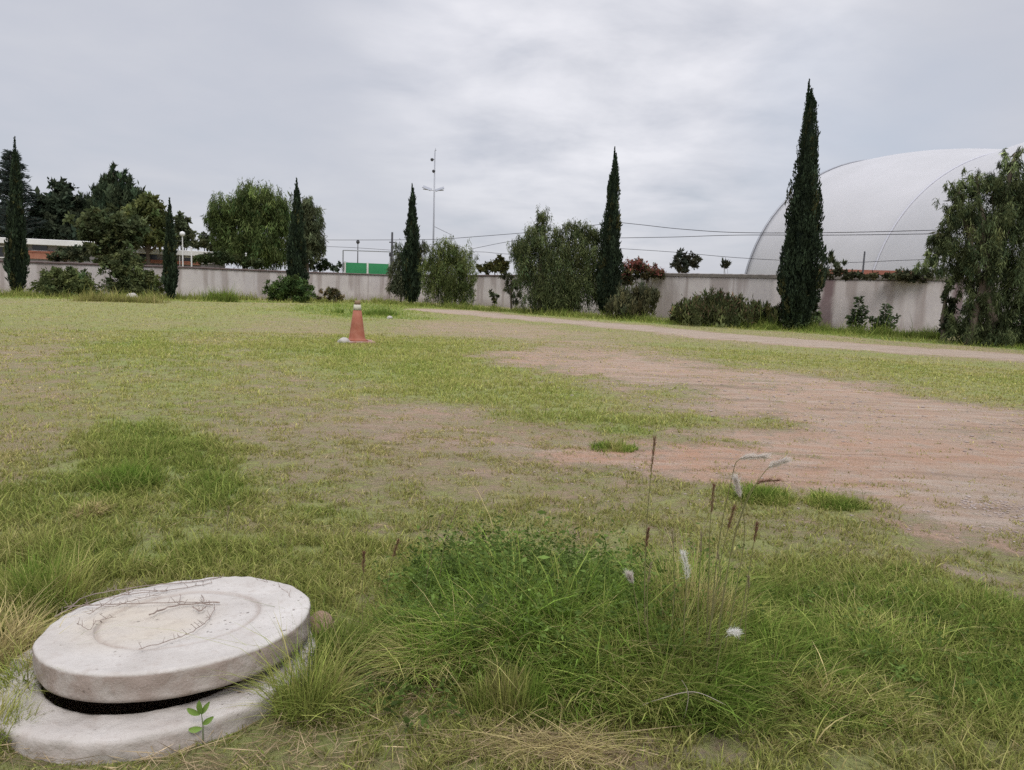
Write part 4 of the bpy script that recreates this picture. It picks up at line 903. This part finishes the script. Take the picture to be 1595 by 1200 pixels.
n5 = _noi(38, 9, .75)
_c = mixc(_nt, _c, (.33, .285, .25), maths(_nt, 'MULTIPLY_ADD', n5, 5.0, -2.75, clamp=True))
_c = mixc(_nt, _c, (.37, .32, .28), maths(_nt, 'MULTIPLY', maths(_nt, 'MULTIPLY_ADD', n2, 5.5, -2.9, clamp=True), .6))
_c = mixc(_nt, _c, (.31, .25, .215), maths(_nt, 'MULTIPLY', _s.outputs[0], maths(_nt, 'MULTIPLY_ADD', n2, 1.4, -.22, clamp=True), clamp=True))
n4 = _noi(160, 4, .7)
_c = mixc(_nt, _c, (.30, .25, .22), maths(_nt, 'MULTIPLY_ADD', n4, -5.0, 1.95, clamp=True))
_c = mixc(_nt, _c, (.72, .68, .65), maths(_nt, 'MULTIPLY_ADD', n4, 5.0, -3.1, clamp=True))
_v = N(_nt, 'ShaderNodeTexVoronoi', Scale=26.0, Randomness=1.0); _nt.links.new(_t.outputs['Object'], _v.inputs['Vector'])
pit = maths(_nt, 'MULTIPLY', maths(_nt, 'LESS_THAN', _v.outputs['Distance'], maths(_nt, 'MULTIPLY_ADD', n2, .5, -.14)), maths(_nt, 'MULTIPLY_ADD', n1, 10, -5.0, clamp=True))
_c = mixc(_nt, _c, (.10, .075, .06), maths(_nt, 'MULTIPLY', pit, .8))
_nt.links.new(_c, _b.inputs['Base Color'])
hh_ = maths(_nt, 'ADD', maths(_nt, 'ADD', maths(_nt, 'MULTIPLY', n2, 1.0), maths(_nt, 'MULTIPLY', n3, .35)), maths(_nt, 'MULTIPLY', pit, -1.2))
_bp = N(_nt, 'ShaderNodeBump', Strength=.9, Distance=.01); _nt.links.new(hh_, _bp.inputs['Height']); _nt.links.new(_bp.outputs[0], _b.inputs['Normal'])
def slab(name, label, c, prof, rot, grime_shadef, seed, wob=.009, n=200):
    prof = np.array(prof, float); V = []; C = []
    a = np.linspace(0, 2*math.pi, n, endpoint=False)
    for r, z in prof:
        x = np.cos(a)*r; y = np.sin(a)*r
        w = (fbm(x*5+seed, y*5+z*9, seed, 5)-.5)*2; w2 = (fbm(x*17+seed, y*17+z*20, seed+4, 4)-.5)*2
        k = 1+(w*wob*1.2+w2*wob*.5)/max(r, .1)*(r > .41)
        V.append(np.stack([x*k, y*k, z+w*wob*.8+w2*wob*.35], -1)); C.append(grime_shadef(r, z, a, x, y))
    V = np.concatenate(V); C = np.concatenate(C); m = len(prof)
    Q = [(i*n+k, (i+1)*n+k, (i+1)*n+(k+1) % n, i*n+(k+1) % n) for i in range(m-1) for k in range(n)]
    o = np_mesh(name, V, Q, None, C, M_conc, None, (0, 0, 0), smooth=False); o.location = c; o.rotation_euler = rot
    me = o.data; bm = bmesh.new(); bm.from_mesh(me); bmesh.ops.recalc_face_normals(bm, faces=bm.faces); bm.to_mesh(me); bm.free()
    me.polygons.foreach_set('use_smooth', np.ones(len(me.polygons), bool))
    return tag(o, label, 'slab')
TH = .104; RL = .485
gz = math.radians
prof = [(0.001, -.004)]+[(r, -.004) for r in np.linspace(.02, .27, 22)]+[(.282, -.005), (.287, -.009), (.292, -.009), (.297, -.001), (.30, .0)]+[(r, 0) for r in np.linspace(.31, RL-.014, 18)]+[(RL-.007, -.002), (RL-.002, -.006), (RL, -.014)]+[(RL+.002*i/8, -.014-(TH-.03)*i/8) for i in range(1, 9)]+[(RL-.004, -TH+.004), (RL-.016, -TH), (.3, -TH), (.001, -TH)]
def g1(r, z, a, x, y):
    top_ = z > -.012; gr_ = (.9*np.exp(-((r-.29)/.012)**2) if top_ else 1.6+.5*(z+.07)/.07)*np.ones_like(a); rd = .75*sstep(.25, -.1, np.hypot(x+.12, y-.05)/1)*top_*np.ones_like(a)  # lid side: brown dirt plus shade painted into its colour
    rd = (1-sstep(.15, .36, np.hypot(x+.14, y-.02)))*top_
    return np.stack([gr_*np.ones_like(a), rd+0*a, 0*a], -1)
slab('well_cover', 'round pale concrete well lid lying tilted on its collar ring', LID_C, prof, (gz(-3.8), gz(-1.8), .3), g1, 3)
prof = [(.40, -.2), (.40, -.008)]+[(r, 0) for r in np.linspace(.412, RB-.03, 13)]+[(RB-.018, -.003)]+[(RB-.006, -.006), (RB, -.02)]+[(RB+.006*i/6, -.02-.09*i/6) for i in range(1, 7)]+[(RB-.01, -.16), (.45, -.2), (.40, -.2)]
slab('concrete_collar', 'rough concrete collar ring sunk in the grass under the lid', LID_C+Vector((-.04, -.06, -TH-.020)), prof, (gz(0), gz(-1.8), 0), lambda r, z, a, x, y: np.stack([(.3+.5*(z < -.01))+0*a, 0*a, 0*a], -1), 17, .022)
# dark pit floor under the lid
# dry runners on the lid
lidM = Matrix.Translation(LID_C) @ Matrix.Rotation(gz(-1.8), 4, 'Y') @ Matrix.Rotation(gz(-3.8), 4, 'X')
def on_lid(px, py):
    n = (lidM.to_3x3() @ Vector((0, 0, 1))); d = ray(px, py); o_ = Vector((0, 0, CAM_H)); t = (LID_C-o_).dot(n)/d.dot(n); return o_+d*t+n*.008
mb = MB()
def run(pts, r=.0022, thorns=0):
    P = smoothpts([on_lid(*p) for p in pts], 6); P = [p+Vector((random.uniform(-1, 1), random.uniform(-1, 1), random.uniform(0, 1.4)))*.0025 for p in P]; mb.tube(P, [r*random.uniform(.7, 1.1) for _ in P], 5)
    for _ in range(thorns):
        p = random.choice(P); q = p+Vector((random.uniform(-.02, .02), random.uniform(-.02, .02), random.uniform(.004, .03))); mb.tube([p, q], [.0012, .0006], 4)
run([(100, 950), (160, 945), (230, 944), (290, 941), (330, 946)], .0022, 14)
run([(233, 962), (262, 950), (300, 944), (342, 942)], .0032, 6)
run([(335, 950), (328, 965), (312, 980), (292, 992), (260, 1003), (215, 1016)], .0018, 16)
run([(85, 965), (110, 950), (130, 935), (170, 925), (240, 915), (300, 910), (345, 903)], .0022, 26)
run([(110, 958), (150, 938), (200, 930), (270, 922), (330, 912)], .0018, 20)
run([(140, 960), (180, 935), (215, 924), (260, 925)], .0016, 14); run([(130, 945), (175, 948), (220, 935), (250, 930)], .0014, 10)
run([(120, 975), (140, 985), (150, 972), (180, 965)], .0012, 8); run([(300, 950), (312, 955), (320, 950)], .003, 5); run([(318, 940), (314, 930)], .002); run([(280, 944), (281, 930)], .0016)
run([(430, 915), (445, 925), (452, 935)], .0015, 4); run([(395, 905), (420, 912)], .001, 2)
tag(mb.build('dry_vine', M_dead, None, (0, 0, 0)), 'dry brown vine runners lying across the concrete lid', 'vine')
rng_ = random.Random(4); mb = MB()
# little five leaved seedling in front of the lid
sp0 = G(316, 1150, .02); Ys = sp0.y; base = Vector((sp0.x, sp0.y, 0)); root = tag(empty('seedling', base), 'tiny five leaved green seedling in front of the concrete collar', 'plant')
tpS = at(313, 1106, Ys); MB().tube([base, at(316, 1130, Ys), tpS], [.002, .0018, .0012], 5).build('stem', mat('seedling_stem', (.12, .16, .06), .7), root, base)
M_sl = mat('seedling_leaf', (.16, .27, .05), .6, ((.22, .33, .08), 60, 2.0))
def leaf(px0, py0, px1, py1, w):
    a, b = at(px0, py0, Ys), at(px1, py1, Ys-.015); u = b-a; s_ = u.cross(Vector((0, -1, .3))).normalized(); V = []; F = []
    for i in range(7):
        t = i/6; ww = w*math.sin(math.pi*min(t*.92+.04, 1))**.7; c = a+u*t+Vector((0, -.004*math.sin(t*3.1), 0)); V += [c-s_*ww+Vector((0, -.003, 0)), c, c+s_*ww+Vector((0, -.003, 0))]
    for i in range(6): F += [(i*3, i*3+1, i*3+4, i*3+3), (i*3+1, i*3+2, i*3+5, i*3+4)]
    m = MB(); m.add(V, F); m.build('leaf', M_sl, root, base, smooth=True)
leaf(313, 1112, 311, 1091, .010); leaf(312, 1113, 292, 1103, .010); leaf(314, 1112, 327, 1093, .008); leaf(316, 1128, 333, 1116, .009); leaf(315, 1134, 294, 1136, .010)

# ------------------------------------------------------------------ countable grass tufts and seed stalks
def tuft_thing(label, px, py, rpx, rpy, n, h, w, green, cat='grass tuft', **kw):
    c = G(px, py); base = Vector((c.x, c.y, H1(c))); k = (G(px+rpx, py)-c).length; d = (G(px, py-rpy)-c).length
    V, q, t, C = tuft((c.x, c.y), k, d, n, h, w, green, **kw); o = np_mesh('grass_tuft', V, q, t, C, M_grass, None, base); tag(o, label, cat, 'separate tufts of taller grass'); return o
tuft_thing('bright yellow green tuft against the right side of the concrete collar', 480, 1110, 60, 26, 1000, .19, .0034, .5, bend=(.1, 1.3), hv=.45)
tuft_thing('taller arching tuft just right of the earth clod', 530, 1035, 44, 28, 600, .27, .004, .6, bend=(.2, 1.4), hv=.4)
tuft_thing('dense upright tuft at the bottom centre of the field', 790, 1115, 52, 18, 1300, .19, .0034, .68, bend=(.05, .5))
tuft_thing('dry brown tangle of blades left of the earth hollow', 650, 1045, 45, 22, 800, .13, .003, .0, bend=(.8, 1.6))
tuft_thing('flattened straw coloured tuft at the bottom edge', 840, 1178, 100, 18, 420, .15, .0026, .06, bend=(1.3, 1.9), rnd=True)
tuft_thing('long dry blades drooping over the left rim of the concrete collar', -5, 1035, 45, 30, 500, .22, .0042, .12, bend=(.4, 1.5))
tuft_thing('straw and green blades lying over the left end of the concrete collar', 38, 1078, 34, 26, 520, .15, .0036, .25, bend=(.5, 1.6), hv=.45)
tuft_thing('green blades standing behind the left side of the concrete lid', 60, 940, 80, 22, 1200, .2, .004, .7)
tuft_thing('yellow and green blades at the bottom left corner', -10, 1150, 50, 22, 700, .11, .0034, .45)
tuft_thing('isolated green patch on the reddish earth behind the tallest stalk', 955, 697, 36, 6, 1300, .07, .006, .85)
tuft_thing('left one of the two green patches beyond the white plumes', 1185, 778, 44, 9, 1900, .085, .005, .85)
tuft_thing('right one of the two green patches on the bare earth', 1300, 788, 40, 8, 1600, .075, .005, .8)
tuft_thing('pale brown dead tuft in the green grass at left', 143, 800, 22, 8, 600, .09, .005, .0, bend=(.5, 1.5))
tuft_thing('dark green lush patch in the grass at left', 190, 752, 60, 12, 2500, .11, .006, .95)

M_stalk = mat('seed_stalk', (.20, .15, .075), .8, ((.14, .17, .06), 9, 2.0))
def stalk(label, base_px, pts, kind, plume_from, r=.0016, Yo=None, cat='seed stalk'):
    b = G(*base_px); Y0 = b.y; P = [Vector((b.x, b.y, H1(b)))]+[at(px, py, Y0-.01*i) for i, (px, py) in enumerate(pts)]
    S = smoothpts(P, 8); base = P[0]; root = tag(empty('seed_stalk', base), label, cat, 'tall seed stalks in the foreground grass')
    MB().tube(S, list(np.linspace(r*1.35, r*.8, len(S))), 5).build('stem', M_stalk, root, base)
    if kind:
        i0 = int(len(S)*plume_from); seg = S[i0:]; n, ln, w, sp, c = {'rust': (210, .018, .0013, .0026, (.22, .11, .08)), 'white': (650, .024, .0014, .005, (.74, .68, .62)), 'fluffy': (520, .018, .0009, .007, (.88, .85, .80)), 'tan': (130, .016, .0012, .002, (.40, .33, .22))}[kind]
        Sg = np.array([tuple(p) for p in seg]); t = rng.random(n)*(len(Sg)-1.001); i = t.astype(int); f = (t-i)[:, None]; D = norm(Sg[i+1]-Sg[i]); Pp = Sg[i]*(1-f)+Sg[i+1]*f+rng.normal(size=(n, 3))*sp*.6
        A = norm(D*1.0+rng.normal(size=(n, 3))*(.28 if kind != 'fluffy' else .5)); V, q, C = leafquads(Pp, A, ln*rng.lognormal(0, .3, n), w*rng.lognormal(0, .2, n), np.clip(np.array(c)*rng.lognormal(0, .15, n)[:, None], 0, .92))
        np_mesh('plume', V, q, None, C, M_fluff, root, base)
stalk('tallest straight rust tipped seed stalk left of the white plumes', (1002, 1040), [(1006, 850), (1012, 760), (1020, 682)], 'rust', .72, .0018)
stalk('white plume bent to the right on a dark stalk, highest of the white ones', (1100, 1060), [(1118, 860), (1140, 745), (1152, 716), (1191, 711)], 'white', .74, .0017)
stalk('slanting white plume right of the highest bent one', (1105, 1065), [(1135, 880), (1160, 790), (1193, 733), (1222, 718)], 'white', .76)
stalk('rust coloured plume curving right below the white plumes', (1110, 1062), [(1135, 880), (1155, 800), (1176, 756), (1211, 748)], 'rust', .74)
stalk('leaning pale plume hanging between the rust stalks', (1120, 1066), [(1150, 900), (1160, 830), (1155, 785), (1146, 748)], 'white', .8)
stalk('dark rust seed head upright below the pale plumes', (1098, 1056), [(1104, 900), (1106, 820), (1112, 758)], 'rust', .75, .0018)
stalk('rust stalk standing just right of the upright dark one', (1092, 1070), [(1118, 900), (1130, 840), (1143, 792)], 'rust', .72)
stalk('short rust stalk at the right end of the stalk group', (1140, 1065), [(1160, 930), (1172, 860), (1179, 818)], 'rust', .75)
stalk('thin dark stalk left of the white fluffy head', (1010, 1045), [(1004, 930), (1006, 860), (1010, 826)], 'rust', .7)
stalk('short tan stalk between the tallest stalk and the fluffy head', (1040, 1050), [(1050, 930), (1049, 860), (1047, 828)], 'tan', .7)
stalk('thin tan stalk right of the fluffy head', (1085, 1060), [(1088, 930), (1091, 870), (1093, 832)], 'tan', .7)
stalk('thick fluffy white seed head like cotton', (1065, 1060), [(1066, 960), (1070, 895), (1064, 862)], 'fluffy', .60, .002)
stalk('drooping fluffy white head low in the grass right of the clump', (1110, 1100), [(1118, 1030), (1128, 990), (1147, 985)], 'fluffy', .72)
stalk('pale slanting blade like head left of the clump', (1000, 1060), [(994, 960), (986, 912), (981, 898)], 'white', .7)
stalk('tan head close left of the fluffy white head', (1010, 1060), [(1008, 940), (1010, 905), (1014, 880)], 'tan', .6)
stalk('tan leaning head in the right half of the clump', (1090, 1062), [(1110, 960), (1122, 900), (1118, 862)], 'tan', .7)
stalk('thin dark stalk beside the arching tuft', (566, 1010), [(564, 930), (566, 890), (567, 862)], 'rust', .6)
stalk('rust tipped stalk right of the thin dark one', (596, 980), [(604, 910), (612, 870), (620, 843)], 'rust', .65)
stalk('green stalk leaning right above the weeds', (655, 960), [(670, 870), (680, 830), (690, 803)], 'tan', .65)
stalk('leaning stalk second from the green leaning one', (680, 950), [(690, 860), (702, 815), (712, 790)], 'tan', .65)
stalk('lone thin stalk behind the concrete lid', (352, 880), [(354, 830), (356, 790)], 'tan', .6)
stalk('thin stalk low in the weeds at centre right', (1160, 1050), [(1162, 960), (1166, 920), (1166, 900)], 'tan', .7)
# dead canes in the clump
for i, (bp0, pts, lab) in enumerate([((1150, 1100), [(1145, 1096), (1100, 1082), (1040, 1081), (1000, 1084)], 'long pale dead cane lying across the clump'), ((1060, 1135), [(1068, 1110), (1072, 1080), (1062, 1060)], 'short pale dead cane curving upright'), ((985, 1118), [(1000, 1100), (1025, 1090), (1080, 1078), (1130, 1098)], 'dead cane arching low over the clump foot')]):
    b = G(*bp0); Y0 = b.y-.04; P = smoothpts([Vector((b.x, b.y, .01))]+[at(px, py, Y0-.02*k) for k, (px, py) in enumerate(pts)], 8); tag(MB().tube(P, list(np.linspace(.0019, .0009, len(P))), 6).build('dead_cane', mat('pale_cane', (.38, .33, .27), .8) if i == 0 else bpy.data.materials['pale_cane'], None, P[0]), lab, 'cane')
# small leaved weeds through the mound
def weeds(blobs, n, size, colr):
    PP = []; AA = []; CC = []
    for px, py, rx, ry, h, share in blobs:
        c = G(px, py); a = (G(px+rx, py)-c).length; d = (G(px, py-ry)-c).length; m = int(n*share); ns_ = m//16
        x, y = patch_pts(ns_, (c.x, c.y), a, d); hs = h*rng.lognormal(0, .3, ns_); lean = rng.normal(0, .25, (ns_, 2)); cf = rng.lognormal(0, .25, ns_)
        i = np.repeat(np.arange(ns_), 16); t = rng.uniform(.35, 1, len(i)); z = hgt(x, y)[i]+hs[i]*t
        PP.append(np.stack([x[i]+lean[i, 0]*t*hs[i]+rng.normal(0, .012, len(i)), y[i]+lean[i, 1]*t*hs[i]+rng.normal(0, .012, len(i)), z], -1))
        AA.append(rng.normal(size=(len(i), 3))*[1, 1, .5]+[0, 0, .25]); CC.append(np.array(colr)*(cf[i]*rng.lognormal(0, .2, len(i)))[:, None])
    P = np.concatenate(PP); A = norm(np.concatenate(AA)); C = np.concatenate(CC); m = len(P); Ln = size*rng.lognormal(0, .35, m); return leafquads(P, A, Ln, Ln*.42, C)
V, q, C = weeds([(760, 930, 130, 45, .21, .25), (860, 925, 160, 45, .20, .22), (740, 990, 120, 60, .18, .18), (900, 1000, 190, 70, .19, .25), (1020, 960, 120, 50, .2, .1), (640, 1090, 120, 50, .07, .05), (1380, 1010, 260, 80, .08, .09)], 19000, .020, (.11, .165, .038))
tag(np_mesh('leafy_weeds', V, q, None, C, M_leaf), 'small leaved green weeds through the tall grass', 'weeds', kind='stuff')
# strewn straw on the bare bottom patch and round the lid
n = 5200; parts_ = []
for px, py, rx, ry, m in [(850, 1170, 150, 26, 800), (620, 1140, 200, 60, 500), (450, 1110, 110, 50, 400), (250, 1185, 300, 22, 500), (30, 1080, 90, 90, 500), (660, 1050, 70, 40, 500), (640, 730, 400, 110, 1800)]:
    c = G(px, py); a = (G(px+rx, py)-c).length; d = (G(px, py-ry)-c).length; x, y = patch_pts(m, (c.x, c.y), a, d)
    az = rng.uniform(0, 6.28, m); L = .09*rng.lognormal(0, .5, m); w = .0022; z = hgt(x, y)+rng.uniform(.003, .03, m)
    V0 = np.stack([x, y, z], -1); D = np.stack([np.cos(az), np.sin(az), rng.normal(0, .15, m)], -1); k = np.hypot(x-LID_C.x, y-LID_C.y) > .6
    V, q, C = leafquads(V0[k], norm(D)[k], L[k], np.full(k.sum(), .003), np.array([.40, .31, .19])*rng.lognormal(0, .3, k.sum())[:, None]); parts_.append((V, q, np.zeros((0, 3), int), C))
V, Q, T, C = merge(parts_); tag(np_mesh('straw', V, Q, T, C, M_grass), 'dead straw strewn over the ground', 'straw', kind='stuff')
